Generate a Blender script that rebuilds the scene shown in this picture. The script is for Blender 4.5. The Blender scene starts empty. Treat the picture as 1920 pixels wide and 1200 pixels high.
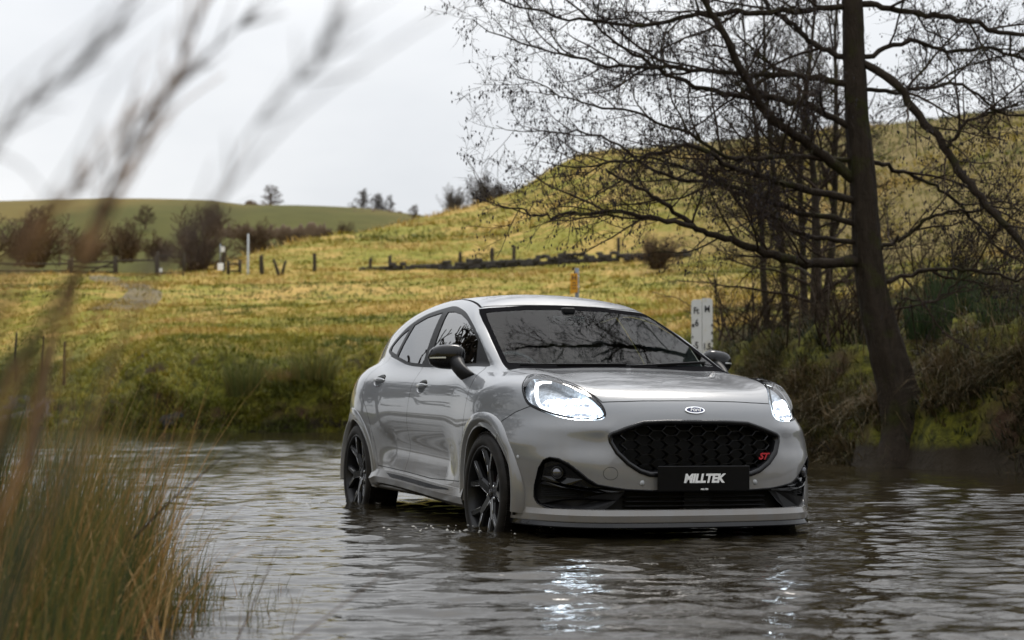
import bpy, bmesh, math, random
import numpy as np
from mathutils import Matrix, Vector
D = bpy.data
SC = bpy.context.scene
COL = SC.collection
PI = math.pi

# ------------------------------------------------------------------ camera, sky, sun, exposure
CAM_H = 0.703
FPX = 3174.5                      # focal length in pixels of the 1920 wide photograph
PITCH = 0.0470407                 # looking slightly up
cam = D.cameras.new('camera'); cam_o = D.objects.new('camera', cam); COL.objects.link(cam_o)
cam.sensor_width = 36.0; cam.lens = FPX / 1920 * 36.0
cam.clip_start = 0.05; cam.clip_end = 6000
cam.dof.use_dof = True; cam.dof.focus_distance = 9.0; cam.dof.aperture_fstop = 3.4
cam_o.location = (0, 0, CAM_H); cam_o.rotation_euler = (PI / 2 + PITCH, 0, 0)
SC.camera = cam_o

SUN_EL, SUN_AZ = math.radians(56), math.radians(14)   # azimuth measured from +Y (view direction), negative = left
world = D.worlds.new('World'); SC.world = world; world.use_nodes = True
wn = world.node_tree; wn.nodes.clear()
w_out = wn.nodes.new('ShaderNodeOutputWorld'); w_bg = wn.nodes.new('ShaderNodeBackground')
w_sky = wn.nodes.new('ShaderNodeTexSky'); w_sky.sky_type = 'NISHITA'; w_sky.sun_disc = False
w_sky.sun_elevation = SUN_EL; w_sky.sun_rotation = SUN_AZ; w_sky.dust_density = 4.0; w_sky.air_density = 1.0
w_gain = wn.nodes.new('ShaderNodeVectorMath'); w_gain.operation = 'SCALE'; w_gain.inputs['Scale'].default_value = 1.0
w_co = wn.nodes.new('ShaderNodeTexCoord'); w_map = wn.nodes.new('ShaderNodeMapping')
w_map.inputs['Scale'].default_value = (1.0, 1.0, 2.6)
w_noi = wn.nodes.new('ShaderNodeTexNoise'); w_noi.inputs['Scale'].default_value = 2.6; w_noi.inputs['Detail'].default_value = 5
w_noi.inputs['Roughness'].default_value = 0.5
w_rmp = wn.nodes.new('ShaderNodeValToRGB')
w_rmp.color_ramp.elements[0].position = 0.30; w_rmp.color_ramp.elements[0].color = (5.7, 5.95, 6.3, 1)
w_rmp.color_ramp.elements[1].position = 0.70; w_rmp.color_ramp.elements[1].color = (7.9, 8.0, 8.1, 1)
w_mix = wn.nodes.new('ShaderNodeMixRGB'); w_mix.inputs['Fac'].default_value = 0.93   # closed cloud cover over the clear sky
wn.links.new(w_co.outputs['Generated'], w_map.inputs['Vector']); wn.links.new(w_map.outputs[0], w_noi.inputs['Vector'])
wn.links.new(w_noi.outputs[0], w_rmp.inputs['Fac'])
wn.links.new(w_sky.outputs[0], w_gain.inputs[0])
wn.links.new(w_gain.outputs[0], w_mix.inputs[1]); wn.links.new(w_rmp.outputs[0], w_mix.inputs[2])
# overcast sky: the cloud layer is brighter overhead than near the horizon, as under any closed cover
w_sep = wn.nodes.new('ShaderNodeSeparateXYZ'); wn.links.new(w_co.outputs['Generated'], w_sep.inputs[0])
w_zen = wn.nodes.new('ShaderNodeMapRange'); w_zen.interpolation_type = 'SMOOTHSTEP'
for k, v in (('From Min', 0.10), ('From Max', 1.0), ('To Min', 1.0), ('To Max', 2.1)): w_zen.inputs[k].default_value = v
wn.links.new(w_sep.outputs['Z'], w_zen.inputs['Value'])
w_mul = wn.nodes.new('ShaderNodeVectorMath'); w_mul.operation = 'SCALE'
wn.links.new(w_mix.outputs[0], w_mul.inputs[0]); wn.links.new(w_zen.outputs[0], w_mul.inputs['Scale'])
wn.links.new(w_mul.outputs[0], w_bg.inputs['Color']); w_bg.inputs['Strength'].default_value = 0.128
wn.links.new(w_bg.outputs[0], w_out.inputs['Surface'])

sun = D.lights.new('sun', 'SUN'); sun.energy = 1.9; sun.angle = math.radians(20); sun.color = (1.0, 0.95, 0.88)
sun_o = D.objects.new('sun', sun); COL.objects.link(sun_o)
sd = Vector((math.sin(SUN_AZ) * math.cos(SUN_EL), math.cos(SUN_AZ) * math.cos(SUN_EL), math.sin(SUN_EL)))
sun_o.rotation_euler = sd.to_track_quat('Z', 'Y').to_euler()
sun_o.location = (-20, -10, 30)

SC.view_settings.view_transform = 'Standard'; SC.view_settings.look = 'None'
SC.view_settings.exposure = 0.0; SC.view_settings.gamma = 1.0; SC.view_settings.use_curve_mapping = False
SC.cycles.use_denoising = True
SC.cycles.max_bounces = 10; SC.cycles.transparent_max_bounces = 24
SC.cycles.caustics_reflective = False; SC.cycles.caustics_refractive = False

# ------------------------------------------------------------------ helpers
def tag(o, label=None, cat=None, group=None, kind=None):
    if label: o['label'] = label
    if cat: o['category'] = cat
    if group: o['group'] = group
    if kind: o['kind'] = kind
    return o

def empty(name, loc=(0, 0, 0), rz=0.0, parent=None):
    o = D.objects.new(name, None); COL.objects.link(o); o.location = loc; o.rotation_euler = (0, 0, rz)
    o.empty_display_size = 0.2
    if parent: o.parent = parent
    return o

def npmesh(name, V, F, smooth=True, N=None):
    """mesh from numpy arrays; F an (n,k) array or a list of such arrays"""
    V = np.asarray(V, float)
    Fs = [np.asarray(f, int) for f in (F if isinstance(F, list) and len(F) and isinstance(F[0], np.ndarray) else [np.asarray(F, int)])]
    Fs = [f for f in Fs if f.size]
    me = D.meshes.new(name)
    me.vertices.add(len(V)); me.vertices.foreach_set('co', V.ravel())
    nl = sum(f.size for f in Fs); nf = sum(len(f) for f in Fs)
    me.loops.add(nl); me.loops.foreach_set('vertex_index', np.concatenate([f.ravel() for f in Fs]).astype(np.int32))
    tot = np.concatenate([np.full(len(f), f.shape[1]) for f in Fs]); st = np.r_[0, np.cumsum(tot)[:-1]]
    me.polygons.add(nf); me.polygons.foreach_set('loop_start', st.astype(np.int32))
    me.polygons.foreach_set('loop_total', tot.astype(np.int32))
    me.update(calc_edges=True)
    me.polygons.foreach_set('use_smooth', np.full(nf, bool(smooth)))
    if N is not None:
        me.normals_split_custom_set_from_vertices(np.asarray(N, float).tolist())
    return me

def link(name, me, mat=None, parent=None):
    o = D.objects.new(name, me); COL.objects.link(o)
    if mat is not None:
        for m in (mat if isinstance(mat, (list, tuple)) else [mat]): me.materials.append(m)
    if parent: o.parent = parent
    return o

class MB:
    """collects simple solids, then becomes one mesh"""
    def __init__(s): s.v = []; s.f = []; s.sm = []
    def add(s, V, F, smooth=False):
        b = len(s.v); s.v += [tuple(map(float, p)) for p in V]
        s.f += [tuple(int(i) + b for i in f) for f in F]; s.sm += [smooth] * len(F); return s
    def box(s, c, d, M=None, taper=1.0):
        x, y, z = (k / 2 for k in d); V = []
        for dz in (-z, z):
            k = 1.0 if dz < 0 else taper
            for dx, dy in ((-x, -y), (x, -y), (x, y), (-x, y)): V.append(Vector((dx * k, dy * k, dz)))
        if M is not None: V = [M @ v for v in V]
        V = [v + Vector(c) for v in V]
        return s.add(V, [(3, 2, 1, 0), (4, 5, 6, 7), (0, 1, 5, 4), (1, 2, 6, 5), (2, 3, 7, 6), (3, 0, 4, 7)])
    def tube(s, P, R, n=8, caps=True, smooth=True):
        V, F = tube_np(np.array(P, float), np.broadcast_to(np.array(R, float), (len(P),)), n)
        F = [tuple(f) for f in F]; L = len(P)
        if caps: F += [tuple(range(n))[::-1], tuple((L - 1) * n + i for i in range(n))]
        return s.add(V, F, smooth)
    def lathe(s, prof, n=48, axis='y', c=(0, 0, 0), closed=False):
        """prof: (radius, offset along axis) list"""
        V = []; F = []; m = len(prof)
        for i in range(n):
            a = 2 * PI * i / n
            for r, h in prof:
                p = {'y': (r * math.cos(a), h, r * math.sin(a)), 'z': (r * math.cos(a), r * math.sin(a), h), 'x': (h, r * math.cos(a), r * math.sin(a))}[axis]
                V.append((p[0] + c[0], p[1] + c[1], p[2] + c[2]))
        for i in range(n):
            j = (i + 1) % n
            for k in range(m if closed else m - 1):
                k2 = (k + 1) % m; F.append((i * m + k, i * m + k2, j * m + k2, j * m + k))
        return s.add(V, F, True)
    def loft(s, rings, closed=True, smooth=True, caps=False):
        n = len(rings[0]); V = [p for r in rings for p in r]; F = []
        for i in range(len(rings) - 1):
            for k in range(n if closed else n - 1):
                k2 = (k + 1) % n; F.append((i * n + k, i * n + k2, (i + 1) * n + k2, (i + 1) * n + k))
        s.add(V, F, smooth)
        if caps:
            b = len(s.v) - len(V)
            s.f += [tuple(b + i for i in range(n))[::-1], tuple(b + len(V) - n + i for i in range(n))]; s.sm += [False, False]
        return s
    def prism(s, poly, fn0, fn1, smooth=False):
        """poly 2D -> two loops through fn0, fn1 (functions to 3D)"""
        n = len(poly); V = [fn0(p) for p in poly] + [fn1(p) for p in poly]
        F = [tuple(range(n))[::-1], tuple(range(n, 2 * n))] + [(i, (i + 1) % n, n + (i + 1) % n, n + i) for i in range(n)]
        return s.add(V, F, smooth)
    def mirror_y(s):
        m = MB(); m.v = [(x, -y, z) for x, y, z in s.v]; m.f = [f[::-1] for f in s.f]; m.sm = list(s.sm); return m
    def join(s, o):
        b = len(s.v); s.v += o.v; s.f += [tuple(i + b for i in f) for f in o.f]; s.sm += o.sm; return s
    def mesh(s, name, fix=True, weld=0.0):
        me = D.meshes.new(name); me.from_pydata(s.v, [], s.f)
        me.polygons.foreach_set('use_smooth', s.sm)
        if fix:
            bm = bmesh.new(); bm.from_mesh(me)
            if weld: bmesh.ops.remove_doubles(bm, verts=bm.verts, dist=weld)
            bmesh.ops.recalc_face_normals(bm, faces=bm.faces); bm.to_mesh(me); bm.free()
        me.update(); return me
    def build(s, name, mat, parent=None, bevel=0.0, seg=2, weld=0.0, fix=True):
        o = link(name, s.mesh(name, fix, weld), mat, parent)
        if bevel:
            b = o.modifiers.new('bevel', 'BEVEL'); b.width = bevel; b.segments = seg; b.limit_method = 'ANGLE'; b.angle_limit = math.radians(35)
            w = o.modifiers.new('wn', 'WEIGHTED_NORMAL'); w.keep_sharp = True
            o.data.polygons.foreach_set('use_smooth', [True] * len(o.data.polygons))
        return o

def tube_np(P, R, n=6):
    """vertices and quads of a tube along P (k,3) with radii R"""
    k = len(P); T = np.gradient(P, axis=0); T /= np.maximum(np.linalg.norm(T, axis=1), 1e-9)[:, None]
    up = np.array([0.13, 0.21, 0.97]) if abs(T[0][2]) < 0.9 else np.array([0.97, 0.13, 0.21])
    A = np.cross(T, up); A /= np.maximum(np.linalg.norm(A, axis=1), 1e-9)[:, None]; B = np.cross(T, A)
    a = 2 * PI * np.arange(n) / n
    V = P[:, None, :] + R[:, None, None] * (A[:, None, :] * np.cos(a)[None, :, None] + B[:, None, :] * np.sin(a)[None, :, None])
    i = np.arange(k - 1)[:, None] * n; j = np.arange(n)[None, :]; j2 = (j + 1) % n
    F = np.stack([i + j, i + j2, i + n + j2, i + n + j], -1).reshape(-1, 4)
    return V.reshape(-1, 3), F

# ------------------------------------------------------------------ materials
def nt(name):
    m = D.materials.new(name); m.use_nodes = True; t = m.node_tree; t.nodes.clear()
    o = t.nodes.new('ShaderNodeOutputMaterial'); return m, t, o
def L(t, a, b): t.links.new(a, b)
def node(t, kind, **kw):
    n = t.nodes.new(kind)
    for k, v in kw.items():
        if k in n.inputs: n.inputs[k].default_value = v
        else: setattr(n, k, v)
    return n
def ramp(t, fac, stops):
    r = t.nodes.new('ShaderNodeValToRGB'); e = r.color_ramp.elements
    while len(e) < len(stops): e.new(0.5)
    for k, (p, c) in enumerate(stops): e[k].position = p; e[k].color = tuple(c) + ((1,) if len(c) == 3 else ())
    L(t, fac, r.inputs['Fac']); return r.outputs['Color']
def noise(t, scale, detail=4, rough=0.55, co=None, dist=0.0):
    n = t.nodes.new('ShaderNodeTexNoise'); n.inputs['Scale'].default_value = scale; n.inputs['Detail'].default_value = detail
    n.inputs['Roughness'].default_value = rough; n.inputs['Distortion'].default_value = dist
    if co is None:
        c = t.nodes.new('ShaderNodeTexCoord'); co = c.outputs['Object']
    L(t, co, n.inputs['Vector']); return n.outputs['Fac']
def mixc(t, fac, a, b, mode='MIX'):
    m = t.nodes.new('ShaderNodeMixRGB'); m.blend_type = mode
    for s, v in ((0, fac), (1, a), (2, b)):
        if isinstance(v, (int, float)): m.inputs[s].default_value = v
        elif isinstance(v, tuple): m.inputs[s].default_value = v + ((1,) if len(v) == 3 else ())
        else: L(t, v, m.inputs[s])
    return m.outputs[0]
def bump(t, h, strength=0.3, dist=0.01):
    b = t.nodes.new('ShaderNodeBump'); b.inputs['Strength'].default_value = strength; b.inputs['Distance'].default_value = dist
    L(t, h, b.inputs['Height']); return b.outputs['Normal']
def princ(t, o, base=None, rough=0.5, metal=0.0, normal=None, **kw):
    p = t.nodes.new('ShaderNodeBsdfPrincipled')
    for k, v in (('Base Color', base), ('Roughness', rough), ('Metallic', metal)):
        if v is None: continue
        if isinstance(v, (int, float)): p.inputs[k].default_value = v
        elif isinstance(v, tuple): p.inputs[k].default_value = v + ((1,) if len(v) == 3 else ())
        else: L(t, v, p.inputs[k])
    if normal is not None: L(t, normal, p.inputs['Normal'])
    for k, v in kw.items():
        k = k.replace('_', ' ')
        if isinstance(v, tuple) and len(v) == 3 and p.inputs[k].type == 'RGBA': v = v + (1,)
        if hasattr(v, 'is_output'): L(t, v, p.inputs[k])
        else: p.inputs[k].default_value = v
    if o is not None: L(t, p.outputs[0], o.inputs['Surface'])
    return p
def simple(name, base, rough=0.5, metal=0.0, nscale=0, namp=0.15, **kw):
    m, t, o = nt(name)
    if nscale:
        n = noise(t, nscale, 4)
        c = ramp(t, n, [(0.3, tuple(k * (1 - namp) for k in base)), (0.7, tuple(min(1, k * (1 + namp)) for k in base))])
    else: c = tuple(base)
    princ(t, o, c, rough, metal, **kw); return m
M = {}

# ------------------------------------------------------------------ the car's skin as one smooth implicit surface (car space: x forward, y left, z up)
def sp(xs,ys):
    xs=np.array(xs,float); ys=np.array(ys,float)
    h=np.diff(xs); d=np.diff(ys)/h; m=np.zeros(len(xs))
    m[1:-1]=(d[:-1]*h[1:]+d[1:]*h[:-1])/(h[1:]+h[:-1]); m[0]=d[0]; m[-1]=d[-1]
    def f(x):
        x=np.clip(x,xs[0],xs[-1]); i=np.clip(np.searchsorted(xs,x)-1,0,len(h)-1)
        t=(x-xs[i])/h[i]; t2=t*t; t3=t2*t
        return (2*t3-3*t2+1)*ys[i]+(t3-2*t2+t)*h[i]*m[i]+(3*t2-2*t3)*ys[i+1]+(t3-t2)*h[i]*m[i+1]
    return f
def sst(a,b,x):
    t=np.clip((x-a)/(b-a),0,1); return t*t*(3-2*t)
def smax(a,b,k):
    h=np.maximum(k-np.abs(a-b),0)/k; return np.maximum(a,b)+h*h*k*.25
def smin(a,b,k): return -smax(-a,-b,k)
def ga(u,w): return np.exp(-(u/w)**2)
side_z=sp([.12,.18,.22,.30,.40,.50,.60,.70,.80,.90,.97,1.04,1.12],[.80,.825,.838,.848,.855,.862,.870,.873,.869,.853,.828,.785,.72])
side_x=sp([-3.5,-3.2,-2.9,-2.588,-2.0,-1.3,-.6,0,.4,.8],[-.30,-.17,-.055,.004,0,-.008,0,.010,-.014,-.09])
front_z=sp([.12,.18,.215,.28,.36,.45,.55,.65,.74,.80,.86,.95],[.83,.855,.857,.852,.850,.847,.834,.813,.790,.772,.745,.70])
drop_s=sp([0,.2,.4,.5,.6,.7,.8,.88,.95],[0,.006,.024,.042,.080,.152,.285,.47,.70])
hood_x=sp([-.9,-.6,-.4,-.2,0,.2,.4,.6,.75,.9],[1.045,1.04,1.035,1.022,1.004,.980,.948,.902,.855,.79])
belt_x=sp([-3.5,-3.2,-2.9,-2.5,-2.0,-1.5,-1.0,-.4],[1.02,1.05,1.09,1.09,1.06,1.04,1.03,1.03])
roof_x=sp([-3.4,-3.05,-2.9,-2.6,-2.2,-1.8,-1.5,-1.25,-1.0,-.8],[1.24,1.36,1.395,1.45,1.497,1.519,1.515,1.496,1.455,1.40])
gw_x=sp([-3.4,-3.0,-2.6,-2.2,-1.6,-1.0,-.5,0],[.52,.63,.705,.75,.770,.757,.720,.672])
def F_low(x,y,z):
    s=np.sqrt(y*y+1e-4)-.01
    W=side_z(z)+side_x(x)
    W=W+.022*ga(x+2.62,.42)*ga(z-.80,.20)+.014*ga(x-.03,.40)*ga(z-.74,.16)
    zc=.50+.045*np.clip((-x-.6)/1.4,0,1)
    win=sst(-2.2,-1.75,x)*sst(-.42,-.75,x)
    W=W-.040*win*ga(z-zc,.12)+.008*win*ga(z-.345,.06)
    g1=s-W
    up=1+.55*sst(.60,.80,z)+.22*sst(.55,.35,z)
    cheek=sst(.40,.54,s)*sst(.86,.74,s)
    g2=x-(front_z(z)-drop_s(s)*up+cheek*(.012*ga(z-.700,.035)-.016*ga(z-.610,.055)))
    H=hood_x(x)-.030*(s/.7)**2+.018*ga(s-.60,.12)*sst(.80,.4,x)
    B=belt_x(x)
    t=sst(-.6,-.2,x); Z=H*t+B*(1-t)
    g4=z-Z
    g5=.195+.045*sst(-.35,-.5,x)+.012*sst(.6,.5,s)*sst(.3,.5,x)*0-z
    xr=-3.345+.10*ga(z-1.05,.12)*0+.20*sst(.35,.15,z)
    g3=(xr+.30*(s/.85)**4)-x+.22*sst(.75,1.2,z)
    b=smax(g1,g2,.14)
    b=smax(b,g4,.14)
    b=smax(b,g3,.12)
    b=smax(b,g5,.06)
    return b
def ws(s,z):  # windscreen x at (s,z)
    return -.17-(z-1.03)*2.2-.07*(s/.65)**2
def F_up(x,y,z):
    s=np.sqrt(y*y+1e-4)-.01
    Wg=gw_x(x)-(z-1.03)*.40-.36*np.maximum(z-1.1,0)**2
    g1=(s-Wg)*.92
    g4=z-(roof_x(x)-.070*(s/.6)**2)
    g2=(x-ws(s,z))*.41
    g3=(-3.02-(z-1.33)*-.0+.10*(s/.6)**2-(1.36-z)*.75-x)*.8
    g5=.9-z
    b=smax(g1,g4,.10)
    b=smax(b,g2,.035)
    b=smax(b,g3,.08)
    return smax(b,g5,.02)
def F_body(x,y,z):
    return smin(F_low(x,y,z),F_up(x,y,z),.035)
def nets(F,lo,hi,h):
    """naive surface nets on a grid; returns verts, quads"""
    n=[int(round((hi[i]-lo[i])/h))+1 for i in range(3)]
    ax=[lo[i]+h*np.arange(n[i]) for i in range(3)]
    X,Y,Z=np.meshgrid(*ax,indexing='ij',sparse=True)
    V=F(X,Y,Z)
    ins=V<0
    c=np.zeros([k-1 for k in n],int)
    for a in (0,1):
        for b in (0,1):
            for d in (0,1): c+=ins[a:n[0]-1+a,b:n[1]-1+b,d:n[2]-1+d]
    act=(c>0)&(c<8)
    I=np.argwhere(act); idx=-np.ones(act.shape,int); idx[act]=np.arange(len(I))
    acc=np.zeros((len(I),3)); cnt=np.zeros(len(I))
    cor=[(a,b,d) for a in (0,1) for b in (0,1) for d in (0,1)]
    for p in range(8):
        for q in range(p+1,8):
            df=np.array(cor[q])-cor[p]
            if abs(df).sum()!=1: continue
            A=V[tuple((I+cor[p]).T)]; Bv=V[tuple((I+cor[q]).T)]
            m=(A<0)!=(Bv<0); t=np.zeros(len(I)); t[m]=A[m]/(A[m]-Bv[m])
            P=np.array(cor[p])+t[:,None]*df; acc[m]+=P[m]; cnt[m]+=1
    P=np.array(lo)+h*(I+acc/cnt[:,None])
    quads=[]
    for a in range(3):
        b,d=(a+1)%3,(a+2)%3
        sl0=[slice(1,-1)]*3; sl0[a]=slice(0,n[a]-1)
        sl1=[slice(1,-1)]*3; sl1[a]=slice(1,n[a])
        A=ins[tuple(sl0)]; Bq=ins[tuple(sl1)]
        for sg in (0,1):
            E=np.argwhere((A&~Bq) if sg==0 else (~A&Bq))
            off=np.ones(3,int); off[a]=0
            E=E+off
            def cell(db,dd):
                e=E.copy(); e[:,b]-=db; e[:,d]-=dd; return idx[e[:,0],e[:,1],e[:,2]]
            q=[cell(1,1),cell(0,1),cell(0,0),cell(1,0)]
            if sg: q=q[::-1]
            quads.append(np.stack(q,1))
    Q=np.concatenate(quads); Q=Q[(Q>=0).all(1)]
    return P,Q
def grad(F,P,e=1e-4):
    x,y,z=P.T
    return np.stack([F(x+e,y,z)-F(x-e,y,z),F(x,y+e,z)-F(x,y-e,z),F(x,y,z+e)-F(x,y,z-e)],1)/(2*e)
def project(F,P,it=3):
    for _ in range(it):
        g=grad(F,P); v=F(*P.T); P=P-g*(v/np.maximum((g*g).sum(1),1e-6))[:,None]
    return P

# ------------------------------------------------------------------ car materials
def mat_paint():
    m, t, o = nt('grey_car_paint')
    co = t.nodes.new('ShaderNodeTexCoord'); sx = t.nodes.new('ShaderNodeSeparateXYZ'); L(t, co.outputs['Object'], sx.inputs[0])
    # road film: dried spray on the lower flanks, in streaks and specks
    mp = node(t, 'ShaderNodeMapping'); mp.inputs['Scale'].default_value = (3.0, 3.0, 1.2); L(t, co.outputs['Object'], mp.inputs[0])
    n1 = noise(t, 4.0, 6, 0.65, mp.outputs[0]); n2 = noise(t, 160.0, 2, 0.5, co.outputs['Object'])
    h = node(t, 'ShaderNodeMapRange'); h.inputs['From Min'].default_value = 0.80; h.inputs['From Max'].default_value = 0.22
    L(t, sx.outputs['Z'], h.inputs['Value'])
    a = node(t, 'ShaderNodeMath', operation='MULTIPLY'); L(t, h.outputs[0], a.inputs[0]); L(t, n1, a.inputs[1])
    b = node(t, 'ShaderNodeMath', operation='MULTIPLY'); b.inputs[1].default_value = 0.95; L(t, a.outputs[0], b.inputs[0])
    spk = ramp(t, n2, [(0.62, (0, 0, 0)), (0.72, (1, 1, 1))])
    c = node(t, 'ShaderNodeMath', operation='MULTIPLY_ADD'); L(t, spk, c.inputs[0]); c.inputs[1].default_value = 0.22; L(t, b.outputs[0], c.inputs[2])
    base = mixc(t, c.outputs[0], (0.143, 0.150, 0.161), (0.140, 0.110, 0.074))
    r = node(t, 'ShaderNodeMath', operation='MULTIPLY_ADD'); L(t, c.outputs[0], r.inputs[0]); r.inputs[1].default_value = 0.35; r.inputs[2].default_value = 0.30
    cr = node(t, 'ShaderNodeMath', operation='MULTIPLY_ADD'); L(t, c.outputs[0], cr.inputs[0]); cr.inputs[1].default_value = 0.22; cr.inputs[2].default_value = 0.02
    # rain beads: tiny lens shaped relief
    vz = t.nodes.new('ShaderNodeTexVoronoi'); vz.inputs['Scale'].default_value = 110; L(t, co.outputs['Object'], vz.inputs['Vector'])
    bead = ramp(t, vz.outputs['Distance'], [(0.0, (1, 1, 1)), (0.22, (0, 0, 0))])
    msk = ramp(t, noise(t, 9.0, 3, 0.6, co.outputs['Object']), [(0.50, (0, 0, 0)), (0.62, (1, 1, 1))])
    bm_ = mixc(t, 1.0, bead, msk, 'MULTIPLY')
    nrm = bump(t, bm_, 0.10, 0.0008)
    p = princ(t, o, base, r.outputs[0], 0.0, nrm, Coat_Weight=1.0, Coat_IOR=1.5, Specular_IOR_Level=0.5)
    L(t, cr.outputs[0], p.inputs['Coat Roughness'])
    return m
M['paint'] = mat_paint()
M['gloss_black'] = simple('gloss_black_trim', (0.007, 0.007, 0.008), 0.14, nscale=40, namp=0.2, IOR=1.34)
M['satin_black'] = simple('satin_black_plastic', (0.011, 0.011, 0.012), 0.42, nscale=60, namp=0.25, IOR=1.22)
M['matt_black'] = simple('matt_black_cavity', (0.006, 0.006, 0.006), 0.8, nscale=30)
M['rubber'] = simple('wet_tyre_rubber', (0.010, 0.0085, 0.0075), 0.5, nscale=22, namp=0.6, IOR=1.25)
M['rim_dark'] = simple('dark_alloy', (0.012, 0.012, 0.013), 0.18, 0.0, nscale=25, namp=0.2, IOR=1.30)
M['rim_edge'] = simple('machined_alloy_edge', (0.40, 0.40, 0.41), 0.2, 1.0, nscale=40, namp=0.1)
M['chrome'] = simple('chrome', (0.80, 0.81, 0.83), 0.08, 1.0, nscale=15, namp=0.05)
M['silver'] = simple('silver_plastic', (0.55, 0.56, 0.57), 0.3, 0.6, nscale=15, namp=0.05)
M['disc'] = simple('brake_disc_steel', (0.06, 0.055, 0.05), 0.5, 0.6, nscale=60, namp=0.3)
M['red'] = simple('red_badge', (0.42, 0.02, 0.03), 0.25, nscale=30)
M['blue'] = simple('deep_blue_enamel', (0.006, 0.014, 0.070), 0.12, nscale=30)
M['white'] = simple('white_lettering', (0.80, 0.80, 0.80), 0.4, nscale=30, namp=0.05)
M['seat'] = simple('dark_seat_fabric', (0.15, 0.155, 0.155), 0.8, nscale=80, namp=0.3)
M['dash'] = simple('dark_dashboard', (0.022, 0.024, 0.026), 0.6, nscale=80, namp=0.3)
M['tail_red'] = simple('tail_lamp_red', (0.30, 0.01, 0.01), 0.15, nscale=30)
def mat_glass(name, tint, ior=1.5, rough=0.0):
    m, t, o = nt(name)
    tr = node(t, 'ShaderNodeBsdfTransparent'); gl = node(t, 'ShaderNodeBsdfGlossy'); gl.inputs['Roughness'].default_value = rough
    n = noise(t, 3.0, 2); c = ramp(t, n, [(0.3, tuple(k * 0.97 for k in tint)), (0.7, tint)]); L(t, c, tr.inputs['Color'])
    gl.inputs['Color'].default_value = (1, 1, 1, 1)
    f = node(t, 'ShaderNodeFresnel'); f.inputs['IOR'].default_value = ior
    mx = node(t, 'ShaderNodeMixShader'); L(t, f.outputs[0], mx.inputs[0]); L(t, tr.outputs[0], mx.inputs[1]); L(t, gl.outputs[0], mx.inputs[2])
    L(t, mx.outputs[0], o.inputs['Surface']); return m
M['screen'] = mat_glass('windscreen_glass', (0.74, 0.84, 0.84), 1.13)
M['side_glass'] = mat_glass('tinted_side_glass', (0.22, 0.25, 0.25), 3.2)
M['lens'] = mat_glass('clear_lamp_lens', (0.95, 0.97, 1.0), 1.45)
def mat_emit(name, col, s):
    m, t, o = nt(name); e = node(t, 'ShaderNodeEmission'); n = noise(t, 40.0, 2)
    c = ramp(t, n, [(0.3, tuple(k * 0.85 for k in col)), (0.6, col)]); L(t, c, e.inputs['Color']); e.inputs['Strength'].default_value = s
    L(t, e.outputs[0], o.inputs['Surface']); return m
def mat_beam():
    m, t, o = nt('headlamp_reflector_light'); co = t.nodes.new('ShaderNodeTexCoord').outputs['Object']
    w = node(t, 'ShaderNodeTexWave', wave_type='BANDS', bands_direction='Z'); w.inputs['Scale'].default_value = 7; w.inputs['Distortion'].default_value = 1.5; L(t, co, w.inputs['Vector'])
    n = noise(t, 24.0, 4, .6, co); k = mixc(t, .5, w.outputs['Color'], ramp(t, n, [(.35, (0, 0, 0)), (.65, (1, 1, 1))]))
    e = node(t, 'ShaderNodeEmission'); L(t, ramp(t, k, [(0, (.018, .020, .024)), (.30, (.030, .034, .040)), (.48, (.30, .36, .42)), (1, (.9, .97, 1.0))]), e.inputs['Color']); e.inputs['Strength'].default_value = 26.0; L(t, e.outputs[0], o.inputs['Surface']); return m
M['beam'] = mat_beam()
M['plate'] = simple('black_plate', (0.004, 0.004, 0.005), 0.25, nscale=30, IOR=1.3)
M['scoop'] = simple('grey_paint_detail', (0.30, 0.31, 0.32), 0.15, nscale=30, namp=0.04)
M['lamp_bowl'] = simple('lamp_reflector', (0.42, 0.45, 0.48), 0.35, 0.7, nscale=60, namp=0.45)
M['fogglass'] = simple('dark_lamp_glass', (0.10, 0.10, 0.11), 0.06, 0.7, nscale=60)
M['barrel'] = simple('dark_wheel_barrel', (0.008, 0.008, 0.009), 0.35, nscale=25, Specular_IOR_Level=0.25)
M['frit'] = simple('black_glass_border', (0.004, 0.004, 0.005), 0.7, nscale=30, IOR=1.04)
M['drl'] = mat_emit('running_light', (0.95, 0.98, 1.0), 2.2)

# ------------------------------------------------------------------ the car
car = empty('car')
tag(car, 'grey hatchback crossover with headlights lit standing in the shallow river', 'car')
CW = np.array([[0.3542052, 0.9351110, 0.0102978], [-0.9351606, 0.3542240, 0.0000025], [-0.0036454, -0.0096310, 0.9999470]])
CT = np.array([0.668593, 9.481307, -0.845396 + CAM_H])
car.matrix_world = Matrix([list(CW[i]) + [CT[i]] for i in range(3)] + [[0, 0, 0, 1]])
WB = 2.588; WR = 0.331

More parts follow.
